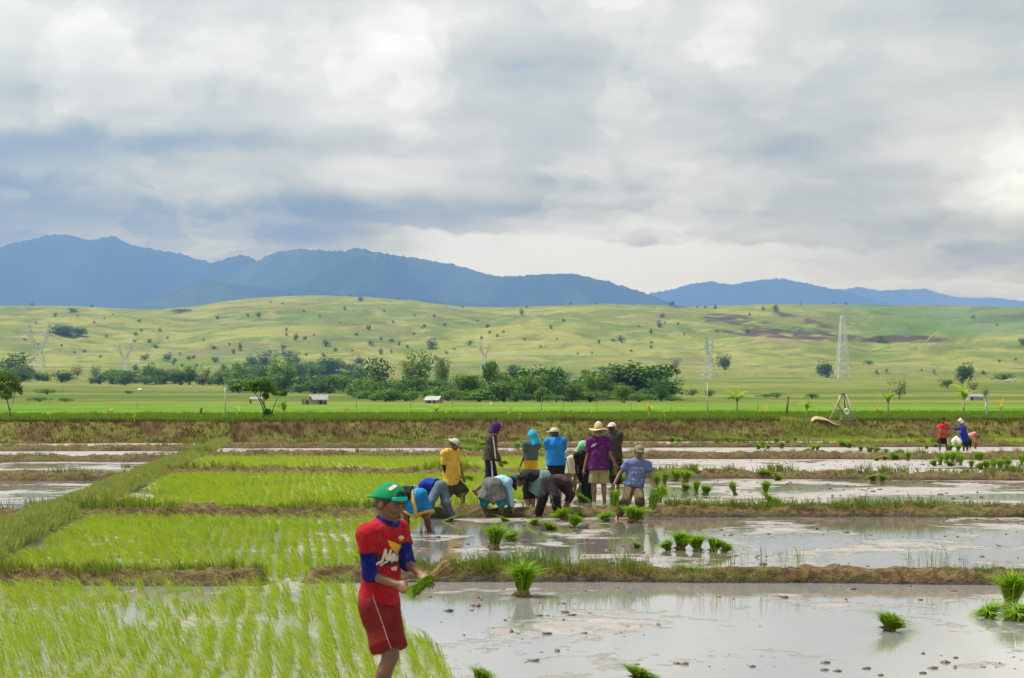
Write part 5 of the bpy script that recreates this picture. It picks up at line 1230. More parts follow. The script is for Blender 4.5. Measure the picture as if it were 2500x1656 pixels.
    def skirt(s, mat, zl, g=0.05, name="wrap_skirt", wr=0.010):
        q, j = s.q, s.j; kn = (j['kL'] + j['kR']) / 2; lo, hi = s.box([s.pv, j['kL'], j['kR'], s.pv + s.up * .12], 0.28)
        Fd = Field(lo, hi, s.vox * .92)
        Fd.cone(s.pv + s.up * 0.05, s.pv - s.up * .02, 0.140 * q + g * .4, 0.152 * q + g * .6, 0.04, side=s.S, flat=.74)
        for sd in 'LR': Fd.cone(j['h' + sd], j['h' + sd] + (j['k' + sd] - j['h' + sd]) * zl, 0.09 * q + g * .8, 0.08 * q + g * 1.3, 0.09, cut1=True)
        if wr: Fd.wrinkle(wr, 40, 5)
        return link(name, Fd.mesh(name), s.root, mat)
    def patch(s, Fd, name, mat, region, parent, off=0.004):
        """a strip lying on a garment: the garment's skin pushed out, kept where region(P) < 0"""
        P = Fd.all(); D = np.maximum(Fd.D - off, region(P)).astype(np.float32)
        if (D < 0).any(): return link(name, Fd.mesh(name, D), parent, mat)
    def headfield(s, pad=0.30, h=None): return Field(s.hd - pad, s.hd + pad, h or s.vox * .8)
    def hair(s, mat=HAIR, low=-0.02):
        H, S, f, u, a = s.hd, s.hS, s.hF, s.hU, s.hq; Fd = s.headfield(.16); M = np.array([S, f, u])
        Fd.ell(H + u * 0.024 * a - f * 0.012 * a, M, (0.080 * a, 0.097 * a, 0.099 * a), 0.0)
        Fd.plane(H + f * 0.045 * a + u * 0.03, nrm(f * .8 - u * .6)); Fd.plane(H + u * (low - .045) * a, -u)
        return link("hair", Fd.mesh("hair"), s.b, mat)
    def cap(s, mat, brim_dir=0.0, tilt=0.0, name="cap", brim=0.075, size=1.0, strap=None, lift=0.0, brimmat=None):
        H, S, f, u, a = s.hd, s.hS, s.hF, s.hU, s.hq * size
        d = f * math.cos(R(brim_dir)) + S * math.sin(R(brim_dir)); sd = np.cross(u, d); u2 = nrm(u + d * tilt); d = nrm(d - (d @ u2) * u2)
        M = np.array([nrm(np.cross(u2, d)), d, u2]); c = H + u2 * (0.030 * a + lift) - f * 0.006
        Fd = s.headfield(.24); Fd.ell(c, M, (0.086 * a, 0.102 * a, 0.098 * a), 0.0); Fd.plane(c + u2 * 0.012 * a, -u2)
        if strap is not None: Fd.ell(c - d * 0.10 * a + u2 * 0.020 * a, M, (0.040 * a, 0.05 * a, 0.034 * a), subtract=True)
        B = s.headfield(.30); B.ell(c + d * 0.075 * a + u2 * 0.012 * a, M, (0.072 * a, (0.055 + brim) * a, 0.011 * a), 0.0); B.plane(c + d * 0.05 * a, -d)
        o = link(name, Fd.mesh(name), s.b, mat); link("brim", B.mesh("brim"), o, brimmat or mat)
        if strap is not None:
            T = s.headfield(.24); T.ell(c, M, (0.089 * a, 0.105 * a, 0.10 * a), 0.0); T.plane(c + u2 * 0.003 * a, -u2); T.plane(c + u2 * 0.024 * a, u2); T.plane(c - d * 0.07 * a, d); link("strap", T.mesh("strap"), o, strap)
        return o
    def straw_hat(s, mat, band):
        H, u, a = s.hd, s.hU, s.hq; M = np.array([s.hS, s.hF, u]); c = H + u * 0.05 * a; Fd = s.headfield(.34)
        Fd.ell(c + u * .015, M, (0.088 * a, 0.098 * a, 0.140 * a), 0.0); Fd.plane(c, -u); o = link("hat_crown", Fd.mesh("hat_crown"), s.b, mat)
        B = s.headfield(.34, .008); P = B.all() - c; r_ = np.sqrt((P @ s.hS) ** 2 + (P @ s.hF) ** 2); zz = P @ u - (0.0 - 0.10 * np.clip(r_ - .09, 0, 1) + .012 * np.sin(3 * np.arctan2(P @ s.hS, P @ s.hF)) * np.clip(r_ - .08, 0, 1) / .1)
        B.D = np.maximum(np.abs(zz) - .009, np.maximum(r_ - .190 * a, .06 * a - r_)).astype(np.float32); link("hat_brim", B.mesh("hat_brim"), o, mat)
        T = s.headfield(.2); T.ell(c + u * .015, M, (0.088 * a, 0.102 * a, 0.129 * a), 0.0); T.plane(c + u * .012, -u); T.plane(c + u * .035, u); link("hat_band", T.mesh("hat_band"), o, band)
    def hood(s, mat, drop=0.16, point=0.0, brim=0.06, back=0.5, open_=1.0, name="hood"):
        """cloth over head and neck, open at the face"""
        H, S, f, u, a = s.hd, s.hS, s.hF, s.hU, s.hq; M = np.array([S, f, u]); Fd = s.headfield(.36)
        Fd.ell(H + u * .022 * a - f * .006, M, (0.094 * a, 0.108 * a, 0.108 * a), 0.0)
        if point: Fd.cone(H + u * 0.03, H + u * (0.09 + point) * a - f * 0.01, 0.09 * a, 0.03 * a, 0.03)
        Fd.cone(H - f * .03 - u * .0, H - f * (.05 + .05 * back) - u * drop, 0.090 * a, 0.115 * a, 0.03, cut1=True, side=S, flat=.85)
        Fd.ell(H + f * (0.115) * a - u * 0.035 * a, M, (0.060 * a * open_, 0.085 * a, 0.075 * a), subtract=True)
        Fd.wrinkle(.006, 38, 3); o = link(name, Fd.mesh(name), s.b, mat)
        if brim:
            B = s.headfield(.30); B.ell(H + f * 0.095 * a + u * 0.05 * a, np.array([S, nrm(f - u * .25), nrm(u + f * .25)]), (0.068 * a, 0.03 + brim * a, 0.011 * a), 0.0); link("brim", B.mesh("brim"), o, mat)
        return o
    def face(s, smile=False):
        H, S, f, u, a = s.hd, s.hS, s.hF, s.hU, s.hq; M = np.array([S, f, u]); d = 0.006 + (0.005 if s.vox > .01 else 0); H = H + f * d; G = 1.25 if s.vox > .01 else 1.0
        for g_ in (-1, 1):
            E = Field(H - .15, H + .15, .0045); E.ell(H + S * g_ * 0.032 * a + u * 0.014 * a + f * 0.076 * a, M, (0.0155 * a * G, 0.011 * a, 0.0060 * a * G), 0.0); o = link("eye", E.mesh("eye"), s.b, EYE_W)
            E = Field(H - .15, H + .15, .004); E.ell(H + S * g_ * 0.032 * a + u * 0.013 * a + f * 0.084 * a, M, (0.008 * a * G, 0.007 * a, 0.008 * a * G), 0.0); link("iris", E.mesh("iris"), o, HAIR)
            E = Field(H - .15, H + .15, .004); E.cone(H + S * g_ * 0.016 * a + u * 0.034 * a + f * 0.088 * a, H + S * g_ * 0.050 * a + u * 0.034 * a + f * 0.074 * a, .005 * a * G, .004 * a * G, 0); link("eyebrow", E.mesh("eyebrow"), s.b, HAIR)
        E = Field(H - .15, H + .15, .004); w_ = .026 if smile else .019
        E.cone(H - S * w_ * a - u * 0.054 * a + f * 0.087 * a, H - u * 0.057 * a + f * 0.094 * a, .005 * a, .007 * a, .004); E.cone(H + S * w_ * a - u * 0.054 * a + f * 0.087 * a, H - u * 0.057 * a + f * 0.094 * a, .005 * a, .007 * a, .004)
        o = link("mouth", E.mesh("mouth"), s.b, LIP)
        if smile: E = Field(H - .15, H + .15, .004); E.cone(H - S * .015 * a - u * 0.055 * a + f * 0.096 * a, H + S * .015 * a - u * 0.055 * a + f * 0.096 * a, .004 * a, .004 * a, 0); link("teeth", E.mesh("teeth"), o, EYE_W)

def decal(obj, shapes, mat, name, Y, off=0.004, parent=None):
    """flat print pressed onto a garment: polygons given at their place, laid on the cloth surface"""
    dg = bpy.context.evaluated_depsgraph_get(); me = obj.data
    root = obj.parent; M = Matrix.Translation(root.location)
    bvh = BVHTree.FromPolygons([M @ v.co for v in me.vertices], [tuple(p.vertices) for p in me.polygons])
    bm = bmesh.new()
    for poly in shapes:
        vs = [bm.verts.new((x, y, 0)) for x, y in poly]
        try: bm.faces.new(vs)
        except Exception: pass
    bmesh.ops.triangulate(bm, faces=bm.faces[:])
    for _ in range(3):
        es = [e for e in bm.edges if e.calc_length() > 3.0]
        if es: bmesh.ops.subdivide_edges(bm, edges=es, cuts=1)
        bmesh.ops.triangulate(bm, faces=bm.faces[:])
    cam_ = Vector((0, 0, CH)); bad = []
    for v in bm.verts:
        d_ = (at(v.co.x, v.co.y, Y) - cam_).normalized(); hit = bvh.ray_cast(cam_, d_)
        if hit[0] is None: bad.append(v); continue
        v.co = hit[0] - d_ * off - root.location
    bmesh.ops.delete(bm, geom=bad, context='VERTS')
    me = bpy.data.meshes.new(name); bm.to_mesh(me); bm.free(); return link(name, me, parent or obj, mat)
def stroke(pts, w):
    out = []
    for (x0, y0), (x1, y1) in zip(pts, pts[1:]):
        L = math.hypot(x1 - x0, y1 - y0) + 1e-6; nx, ny = -(y1 - y0) / L * w / 2, (x1 - x0) / L * w / 2; ex, ey = (x1 - x0) / L * w * .3, (y1 - y0) / L * w * .3
        out.append([(x0 - ex + nx, y0 - ey + ny), (x1 + ex + nx, y1 + ey + ny), (x1 + ex - nx, y1 + ey - ny), (x0 - ex - nx, y0 - ey - ny)])
    return out
def lettering(txt, x, y, hgt, width=None, rot=0.0):
    cu = bpy.data.curves.new("t", 'FONT'); cu.body = txt; cu.size = 1; ob = bpy.data.objects.new("t", cu); COL.objects.link(ob)
    dg = bpy.context.evaluated_depsgraph_get(); dg.update(); me = bpy.data.meshes.new_from_object(ob.evaluated_get(dg)); P = np.array([v.co[:2] for v in me.vertices]); lo, hi = P.min(0), P.max(0)
    sx = (width / (hi[0] - lo[0])) if width else hgt / (hi[1] - lo[1]); sy = hgt / (hi[1] - lo[1]); c, s_ = math.cos(rot), math.sin(rot); out = []
    for p in me.polygons:
        q = [((P[i][0] - lo[0]) * sx, -(P[i][1] - lo[1]) * sy) for i in p.vertices]; out.append([(x + a * c - b * s_, y + a * s_ + b * c) for a, b in q])
    bpy.data.objects.remove(ob); bpy.data.meshes.remove(me); return out
# ================================================================== the workers
BL_ = cloth
black = cloth("black_cloth", (0.012, 0.012, 0.014)); navy = cloth("navy_cloth", (0.012, 0.014, 0.032)); whitec = cloth("white_trim", (0.62, 0.62, 0.6))
# 1 boy in red
p1 = Person(dict(pv=(925,1470), nk=(941,1277), hd=(953,1231), sR=(899,1302), sL=(972,1297), eL=(996,1378,-1), wL=(1030,1396,-1), eR=(905,1398,1), wR=(976,1421,-1),
     kL=(957,1592,-1), aL=(912,1718,1), kR=(956,1600,0), aR=(897,1748,0)), 13.2, 1.50, 52, "boy in red T-shirt and backward green cap walking with a seedling bundle", vox=0.0075, head_yaw=52, pitch=16, skin=SKIN, slim=.80,
     grip=((1.0, 0.2, 0.5), (1.0, -0.1, 0.6)))
RED = cloth("red_jersey", (0.34, 0.010, 0.018), (0.27, 0.008, 0.014)); DRED = cloth("faded_red_shorts", (0.19, 0.016, 0.015), (0.145, 0.012, 0.012), mud=(0.11, 0.022, 0.015)); ROYAL = cloth("royal_blue_undershirt", (0.006, 0.010, 0.13))
p1.legs(DRED, 0.84, g=0.034, flare=0.016, waist=.05, name="shorts", merge=.075, wr=.006)
p1.patch(p1.legF, "side_piping", whitec, lambda P: np.maximum(np.abs((P - (p1.pv + np.array([-.012, -.1, 0]))) @ nrm([1, 0, .36]) ) - .0032, P[..., 1] - p1.pv[1] + .03), p1.lg, .005)
p1.shirt(ROYAL, sleeve=dict(L=1.12, R=1.30), hem=-.05, g=.011, name="undershirt", wr=0)
p1.shirt(RED, sleeve=.46, hem=.005, g=.022, loose=.006, name="t_shirt", wr=.004, neck=.015)
p1.patch(p1.shirtF, "collar", ROYAL, lambda P: np.linalg.norm((P - (p1.nk + p1.up * .042 + p1.Fb * .028)), axis=-1) - .088, p1.sh, .006)
GREEN = cloth("green_cap_cloth", (0.003, 0.20, 0.072), (0.002, 0.165, 0.06)); TURQ = cloth("turquoise_strap", (0.01, 0.46, 0.34))
p1.hair(low=-.015); p1.cap(GREEN, brim_dir=180, tilt=.22, strap=TURQ, brim=.03, size=1.13, lift=-.010); p1.face()
ok_ = lambda pts: [[(840 + x / 6.03, 1160 + y / 6.03) for x, y in pl] for pl in pts]
cr = p1.b.children
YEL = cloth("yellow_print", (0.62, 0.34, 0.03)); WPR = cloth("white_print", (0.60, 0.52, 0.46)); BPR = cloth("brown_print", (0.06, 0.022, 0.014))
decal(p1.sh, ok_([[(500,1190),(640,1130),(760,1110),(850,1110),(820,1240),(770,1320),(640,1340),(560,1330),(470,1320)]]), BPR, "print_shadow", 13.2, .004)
decal(p1.sh, ok_([[(640,955),(720,985),(860,1045),(850,1090),(820,1150),(775,1165),(745,1130),(700,1090),(670,1040)]]), YEL, "wing_print", 13.2, .006)
decal(p1.sh, ok_(stroke([(480,1310),(560,1270),(610,1100),(625,1240),(690,1110),(660,1250),(735,1160),(700,1270),(760,1180),(745,1260),(800,1190),(780,1260)], 34) + stroke([(540,1330),(600,1290),(640,1270)], 26)), WPR, "script_print", 13.2, .008)
decal(p1.sh, ok_([[(690,1370),(760,1340),(790,1360),(770,1410),(700,1400)]]), WPR, "script_print", 13.2, .006)
decal(p1.sh, ok_([[(795,930),(810,900),(845,890),(880,905),(885,935),(840,950)]]), WPR, "chest_badge", 13.2, .006)
decal([c for c in cr if c.name.startswith('cap')][0] if False else p1.sh, ok_([[(800,950),(850,955),(875,945),(860,968),(820,970)]]), YEL, "chest_badge", 13.2, .006)
cap1 = [c for c in p1.b.children if c.name.startswith("cap")][0]
def decal_on(part, root, shapes, mat, name, Y, off):
    class O: pass
    o = O(); o.data = part.data; o.parent = root; return decal(o, shapes, mat, name, Y, off, parent=part)
decal_on(cap1, p1.root, ok_([[(650,195),(735,140),(790,155),(770,175),(700,225),(665,228)]]), WPR, "cap_label", 13.2, .005)

# 2 yellow shirt
YELC = cloth("yellow_t_shirt", (0.58, 0.37, 0.05), (0.48, 0.29, 0.035)); CAMO = cloth("dark_patterned_shorts", (0.028, 0.026, 0.016), (0.050, 0.045, 0.028), 20)
WCAP = cloth("white_cap_cloth", (0.42, 0.39, 0.34), (0.34, 0.31, 0.27))
p = Person(dict(pv=(1104,1172), nk=(1099,1100), hd=(1110,1087), eL=(1123,1138,-1), wL=(1131,1163,-1), eR=(1087,1143,0), wR=(1090,1168,0), kL=(1131,1206,-1), aL=(1128,1243,1), kR=(1098,1209,0), aR=(1073,1235,1)), 41, 1.50, 45, "worker in yellow T-shirt and pale cap carrying seedlings in one hand", head_yaw=60, pitch=30, grip=((1, 0, -.2), 'open'))
p.legs(CAMO, .95, g=.05, flare=.03); p.shirt(BLACKS := black, sleeve=dict(L=.4, R=1.9), hem=-.05, g=.010, name="undershirt", wr=0); p.shirt(YELC, sleeve=.72, hem=.10, g=.035, loose=.03, name="t_shirt", wr=.010); p.hair(); p.cap(WCAP, brim_dir=180, size=1.06, brim=.03, strap=WCAP)
H2 = p
# 3 blue shorts bent
BLUS = cloth("blue_basketball_shorts", (0.010, 0.17, 0.42), (0.008, 0.13, 0.34)); YTR = cloth("yellow_trim", (0.62, 0.36, 0.02))
p = Person(dict(pv=(1022,1209), nk=(979,1207,.05), hd=(958,1228,.05), eL=(968,1255,0), wL=(975,1292,0), eR=(985,1252,0), wR=(990,1285,0), kL=(993,1262,-1), aL=(993,1303,1), kR=(1041,1263,-1), aR=(1050,1308,1)), 33.4, 1.62, 235, "bent worker in blue basketball shorts with yellow trim, behind the boy", spine_sgn=1, pitch=60)
p.legs(BLUS, .86, g=.052, flare=.03, waist=.09, name="shorts", merge=.05); p.shirt(black, sleeve=.6, hem=-.10, g=.025, name="shirt")
Fd = p.legF
for sd in 'LR':
    a, b_ = p.j['h' + sd], p.j['k' + sd]; ax = nrm(b_ - a); e_ = a + (b_ - a) * .86
    p.patch(Fd, "hem_trim", YTR, lambda P: np.maximum(-((P - e_) @ ax) - .035, np.linalg.norm(P - e_, axis=-1) - .2), p.lg, .005)
p.patch(Fd, "side_panel", YTR, lambda P: np.maximum(np.abs((P - (p.j['hL'] + np.array([-.1, -.05, 0]))) @ nrm([1, 0, .25])) - .028, (P[..., 0] - p.j['hL'][0]) + .02), p.lg, .005)
p.patch(Fd, "waist_piping", whitec, lambda P: np.maximum(np.abs((P - (p.pv + p.up * .02)) @ p.up) - .006, P[..., 1] - p.pv[1] + .02), p.lg, .005)
# 4 royal shirt, jeans, bent
JEAN = cloth("muddy_blue_jeans", (0.055, 0.105, 0.165), (0.085, 0.125, 0.15), 7, mud=(0.13, 0.12, 0.07)); ROY2 = cloth("royal_blue_shirt", (0.006, 0.030, 0.27))
p = Person(dict(pv=(1073,1188), nk=(1034,1185,.12), hd=(1022,1204,.12), eL=(1030,1215,0), wL=(1028,1245,0), eR=(1038,1212,0), wR=(1040,1240,0), kL=(1052,1226,-1), aL=(1052,1265,1), kR=(1090,1227,-1), aR=(1104,1267,1)), 37.7, 1.60, 228, "bent worker in royal blue shirt and muddy blue jeans", spine_sgn=1, pitch=60)
p.legs(JEAN, 1.96, g=.024, flare=.006, waist=.10, name="jeans"); p.shirt(ROY2, sleeve=.9, hem=-.06, g=.024, loose=.01); p.hair()
# 5 purple hood
PURP = cloth("purple_hood_cloth", (0.050, 0.016, 0.105)); CHAR = cloth("charcoal_jacket", (0.050, 0.042, 0.038), (0.038, 0.032, 0.030))
p = Person(dict(pv=(1196,1121), nk=(1203,1062), hd=(1211,1046), eL=(1208,1100,0), wL=(1221,1128,0), eR=(1204,1098,0), wR=(1219,1127,-1), kL=(1205,1168,0), aL=(1206,1222,0), kR=(1196,1169,0), aR=(1161,1198,0)), 44, 1.62, 92, "worker in purple hood and charcoal jacket striding with one foot lifted", pitch=8, grip=((1, 0, .1), (1, 0, .1)))
p.legs(navy, {0: 1}.get(0) and 1.25, g=.036, flare=.02, name="track_pants", waist=.08); p.shirt(CHAR, sleeve=1.95, hem=.03, g=.030, loose=.01, name="jacket"); p.hood(PURP, drop=.13, brim=.06, open_=1.0)
sg = lambda Pm, a, b_: None
e_, s0, w0 = p.j['eR'], p.j['sR'], p.j['wR']
p.patch(p.shirtF, "sleeve_stripe", whitec, lambda P: np.maximum.reduce([np.abs((P - s0) @ nrm([1, 0, .12]) - .012) - .017, P[..., 1] - s0[1] + .02, P[..., 2] - s0[2] - .02, -(P[..., 2] - w0[2] - .06)]), p.sh, .005)
p.patch(p.legF, "leg_stripe", whitec, lambda P: np.maximum.reduce([np.abs((P - p.pv) @ nrm([1, 0, .08]) - .028) - .017, P[..., 1] - p.pv[1] + .03]), p.lg, .005)
H5 = p
# 6 light blue bent, grey wrap, teal shorts
LBLU = cloth("light_blue_shirt", (0.26, 0.45, 0.60), (0.20, 0.37, 0.52)); GREY = cloth("grey_wrap", (0.12, 0.12, 0.12), (0.085, 0.09, 0.095), 14, mud=(0.20, 0.18, 0.14)); TEAL = cloth("teal_shorts", (0.008, 0.17, 0.22))
p = Person(dict(pv=(1204,1184), nk=(1233,1176,.16), hd=(1245,1181,.16), eL=(1235,1214,0), wL=(1243,1237,0), eR=(1246,1216,0), wR=(1252,1240,0), kL=(1182,1229,-1), aL=(1181,1266,1), kR=(1224,1229,-1), aR=(1226,1266,1)), 38, 1.55, 125, "bent worker in light blue shirt and grey wrap planting by the bund", spine_sgn=1, pitch=55, skin=SKIN_L)
p.legs(TEAL, 1.02, g=.024, flare=.012); p.skirt(GREY, .86, .055); p.shirt(LBLU, sleeve=1.85, hem=-.05, g=.026); p.hood(navy, drop=.10, brim=.07, open_=.9, name="dark_headcloth")
# 7 black bent, grey cloth
GRTE = cloth("grey_teal_wrap", (0.13, 0.20, 0.21), (0.09, 0.15, 0.165), 12)
p = Person(dict(pv=(1325,1166), nk=(1277,1161,-.05), hd=(1264,1174,-.05), eL=(1282,1194,0), wL=(1286,1220,0), eR=(1290,1196,0), wR=(1292,1220,0), kL=(1301,1206,-1), aL=(1302,1242,0), kR=(1318,1208,0), aR=(1318,1243,0)), 41, 1.58, 275, "bent worker all in black with grey wrap, head down and facing left", spine_sgn=-1, pitch=55, grip=((-1, 0, .4), 'open'))
p.legs(black, 1.3, g=.02, flare=.01); p.skirt(GRTE, .98, .060); p.shirt(black, sleeve=1.9, hem=-.08, g=.030, name="shirt"); p.cap(cloth("blue_cap_cloth", (0.02, 0.10, 0.17)), size=1.06, brim=.06); p.hair()
H7 = p
# 8 maroon top, black track pants
MAR = cloth("maroon_top", (0.055, 0.026, 0.032), (0.040, 0.018, 0.024))
p = Person(dict(pv=(1342,1178), nk=(1377,1176,.14), hd=(1388,1190,.18), eL=(1390,1208,0), wL=(1384,1228,0), eR=(1396,1208,0), wR=(1388,1229,0), kL=(1326,1214,-1), aL=(1312,1259,1), kR=(1354,1215,-1), aR=(1363,1256,1)), 38, 1.62, 118, "bent worker in maroon top and black track pants with white side stripes", spine_sgn=1, pitch=55)
p.legs(black, 1.93, g=.030, flare=.006, name="track_pants", waist=.09); p.shirt(MAR, sleeve=1.9, hem=-.06, g=.028); p.hair()
for o_s in (.0, .030):
    p.patch(p.legF, "leg_stripe", whitec, lambda P: np.maximum.reduce([np.abs((P - p.j['hR']) @ nrm(np.cross(nrm(p.j['kR'] - p.j['hR']), [0, 1, 0])) + .055 + o_s) - .006, P[..., 1] - p.j['kR'][1] - .02, -(P[..., 0] - p.j['hR'][0])]), p.lg, .005)
# 9 teal hood
TBL = cloth("turquoise_headcloth", (0.02, 0.33, 0.50), (0.015, 0.26, 0.42)); SLT = cloth("slate_green_shirt", (0.070, 0.105, 0.095)); YPN = cloth("yellow_pants", (0.62, 0.34, 0.012), (0.52, 0.27, 0.01))
p = Person(dict(pv=(1296,1121), nk=(1297,1080), hd=(1300,1064), eL=(1281,1111,0), wL=(1270,1138,0), eR=(1309,1104,1), wR=(1300,1120,1), kL=(1289,1160,0), aL=(1286,1205,0), kR=(1301,1160,0), aR=(1300,1206,0)), 46, 1.42, 205, "worker in turquoise headcloth, slate shirt and yellow pants seen from behind", head_yaw=215, roll=-8)
p.legs(YPN, 1.5, g=.030, flare=.01, name="pants"); p.shirt(SLT, sleeve=.6, hem=.02, g=.026, loose=.01); p.hood(TBL, drop=.21, point=.02, brim=0, back=1.0)
# 10 blue shirt from behind
BLT = cloth("bright_blue_t_shirt", (0.016, 0.18, 0.50), (0.012, 0.145, 0.42))
p = Person(dict(pv=(1357,1133), nk=(1355,1072), hd=(1352,1060), eL=(1340,1103,1), wL=(1346,1114,1), eR=(1374,1102,1), wR=(1368,1113,1), kL=(1349,1173,0), aL=(1347,1222,0), kR=(1366,1173,0), aR=(1367,1222,0)), 44, 1.58, 188, "worker in bright blue T-shirt and pale cap seen from behind", head_yaw=235)
p.legs(black, .9, g=.036, flare=.02); p.shirt(BLT, sleeve=.75, hem=.03, g=.034, loose=.02, name="t_shirt", wr=.010); p.hair(); p.cap(WCAP, size=1.05, brim=.05)
# 11 bent, beige trousers
BEI = cloth("beige_trousers", (0.42, 0.37, 0.26), (0.35, 0.30, 0.20)); BL11 = cloth("blue_jersey", (0.02, 0.12, 0.40))
p = Person(dict(pv=(1399,1122), nk=(1381,1127,.25), hd=(1374,1140,.3), eL=(1378,1148,0), wL=(1376,1168,0), eR=(1385,1150,0), wR=(1384,1170,0), kL=(1391,1159,-1), aL=(1388,1198,1), kR=(1405,1159,-1), aR=(1404,1199,1)), 49, 1.55, 205, "bent worker in beige cut-off trousers and blue jersey behind the others", spine_sgn=1, pitch=60)
p.legs(BEI, .92, g=.036, flare=.018, waist=.09, name="trousers"); p.shirt(BL11, sleeve=.8, hem=-.08, g=.026); p.hair()
p.patch(p.legF, "side_stripe", black, lambda P: np.maximum(np.abs((P - (p.j['hL'] + np.array([-.10, 0, 0]))) @ nrm([1, 0, .18])) - .010, P[..., 0] - p.j['hL'][0]), p.lg, .005)
# 12 green cap, black clothes
MINT = cloth("mint_headcloth", (0.20, 0.46, 0.28), (0.15, 0.38, 0.22))
p = Person(dict(pv=(1426,1152), nk=(1425,1107), hd=(1424,1091), eL=(1434,1140,-1), wL=(1434,1168,-1), eR=(1411,1146,0), wR=(1416,1174,-1), kL=(1436,1190,0), aL=(1438,1226,0), kR=(1425,1190,0), aR=(1427,1226,0)), 44.6, 1.50, 22, "worker in black with mint green cap and scarf beside the straw-hatted man", head_yaw=40, pitch=14, grip=('open', (0, 0, 1)))
p.legs(black, 1.96, g=.026, flare=.008, name="pants"); p.shirt(black, sleeve=1.8, hem=.06, g=.032, loose=.015); p.hood(MINT, drop=.10, brim=.035, open_=.8, name="headscarf")
p.patch(p.shirtF, "sleeve_print", whitec, lambda P: np.maximum.reduce([np.abs((P - p.j['eR']) @ np.array([1., 0, 0]) + .005) - .014 + .012 * np.abs(np.sin(P[..., 2] * 70)), P[..., 1] - p.j['eR'][1] + .01, np.abs(P[..., 2] - p.j['eR'][2]) - .09]), p.sh, .005)
H12 = p
# 13 straw hat
STRAW = pmat("straw", (0.50, 0.40, 0.22), (0.40, 0.30, 0.15), 60, 0.8, bump=.004, bscale=140); BAND = cloth("hat_band_cloth", (0.20, 0.13, 0.06)); VIO = cloth("purple_t_shirt", (0.085, 0.010, 0.115), (0.065, 0.008, 0.09), 8, mud=(0.13, 0.060, 0.10)); KHA = cloth("khaki_shorts", (0.29, 0.235, 0.105), (0.23, 0.18, 0.08), 8, mud=(0.26, 0.21, 0.10))
p = Person(dict(pv=(1461,1142), nk=(1461,1070), hd=(1461,1054), sR=(1441,1078), sL=(1481,1077), eL=(1489,1110,0), wL=(1499,1131,-1), eR=(1434,1114,0), wR=(1426,1145,-1), kL=(1474,1184,0), aL=(1476,1227,0), kR=(1450,1184,0), aR=(1451,1227,0)), 43.5, 1.68, 0, "man in straw hat, purple T-shirt and khaki shorts standing and smoking", pitch=2, skin=SKIN_L, grip=((0.2, 0, 1), 'open'))
p.legs(KHA, .90, g=.034, flare=.020, name="shorts", merge=.012); p.shirt(VIO, sleeve=.72, hem=.05, g=.035, loose=.03, name="t_shirt", wr=.008); p.hair(low=.0); p.straw_hat(STRAW, BAND); p.face()
z5 = lambda pts: [[(1380 + x / 5.808, 1020 + y / 5.808) for x, y in pl] for pl in pts]
decal(p.sh, z5(stroke([(372,420),(385,380),(400,410),(410,370),(400,400),(440,365)], 9) + stroke([(380,385),(420,372),(445,372)], 6) + stroke([(388,410),(420,395)], 6)), whitec, "shirt_print", 43.5, .006)
H = p.hd; MB().tube([H - p.hU * .058 + p.hF * .095 - p.hS * .012, H - p.hU * .085 + p.hF * .15 - p.hS * .06], [.006, .006], 8).obj("cigarette", whitec, p.b)
H13 = p
# 14 white cap, dark shirt
DKS = cloth("dark_grey_shirt", (0.040, 0.036, 0.034), (0.030, 0.027, 0.026))
p = Person(dict(pv=(1500,1117), nk=(1496,1058), hd=(1495,1046), eL=(1484,1084,1), wL=(1490,1103,1), eR=(1512,1082,0), wR=(1511,1104,1), kL=(1497,1160,0), aL=(1497,1203,0), kR=(1509,1160,0), aR=(1509,1203,0)), 49.5, 1.62, 165, "worker in white cap and dark grey shirt seen from behind, right of straw hat", head_yaw=140)
p.legs(black, 1.5, g=.03, flare=.01, name="pants"); p.shirt(DKS, sleeve=.95, hem=.04, g=.032, loose=.015); p.hair(); p.cap(cloth("cream_cap_cloth", (0.60, 0.56, 0.46)), brim_dir=180, size=1.07, brim=.03, strap=whitec)
# 15 lilac shirt man
LIL = cloth("lilac_blue_t_shirt", (0.115, 0.15, 0.34), (0.09, 0.12, 0.29), 10); MUDT = cloth("mud_soaked_trousers", (0.135, 0.100, 0.050), (0.075, 0.053, 0.027), 7, mud=(0.055, 0.038, 0.018)); TANC = cloth("tan_cap_cloth", (0.22, 0.18, 0.13))
p = Person(dict(pv=(1548,1188), nk=(1558,1124), hd=(1560,1105), sR=(1533,1132), sL=(1582,1135), eL=(1589,1165,-1), wL=(1593,1190,-1), eR=(1511,1160,-1), wR=(1498,1184,-1), kL=(1559,1218,-1), aL=(1562,1248,1), kR=(1527,1222,-1), aR=(1508,1258,1)), 37.5, 1.50, 4, "smiling man in lilac T-shirt and cap holding a seedling bundle in each hand", pitch=6, head_yaw=8, skin=SKIN_L, grip=((.2, 0, 1), (.2, 0, 1)))
p.legs(MUDT, 1.9, g=.030, flare=.014, name="trousers", merge=.015); p.shirt(LIL, sleeve=.55, hem=.0, g=.026, loose=.012, name="t_shirt", wr=.007); p.hair(); p.cap(TANC, size=1.07, brim=.02, tilt=.1); p.face(True)
decal(p.sh, lettering("CITY OF", 1537.5, 1145.5, 6.0, 33, R(4)), whitec, "shirt_lettering", 37.5, .006)
SMUD = cloth("faded_print", (0.38, 0.42, 0.52))
blot_ = []
rr2 = random.Random(4)
for i in range(34):
    x = 1534 + rr2.random() * 34; y = 1151 + rr2.random() * 32; w_ = rr2.uniform(1.5, 5); blot_ += stroke([(x, y), (x + w_, y - rr2.uniform(-1.2, 1.2))], rr2.uniform(.7, 1.8))
decal(p.sh, blot_, SMUD, "shirt_print", 37.5, .0055)
H15 = p
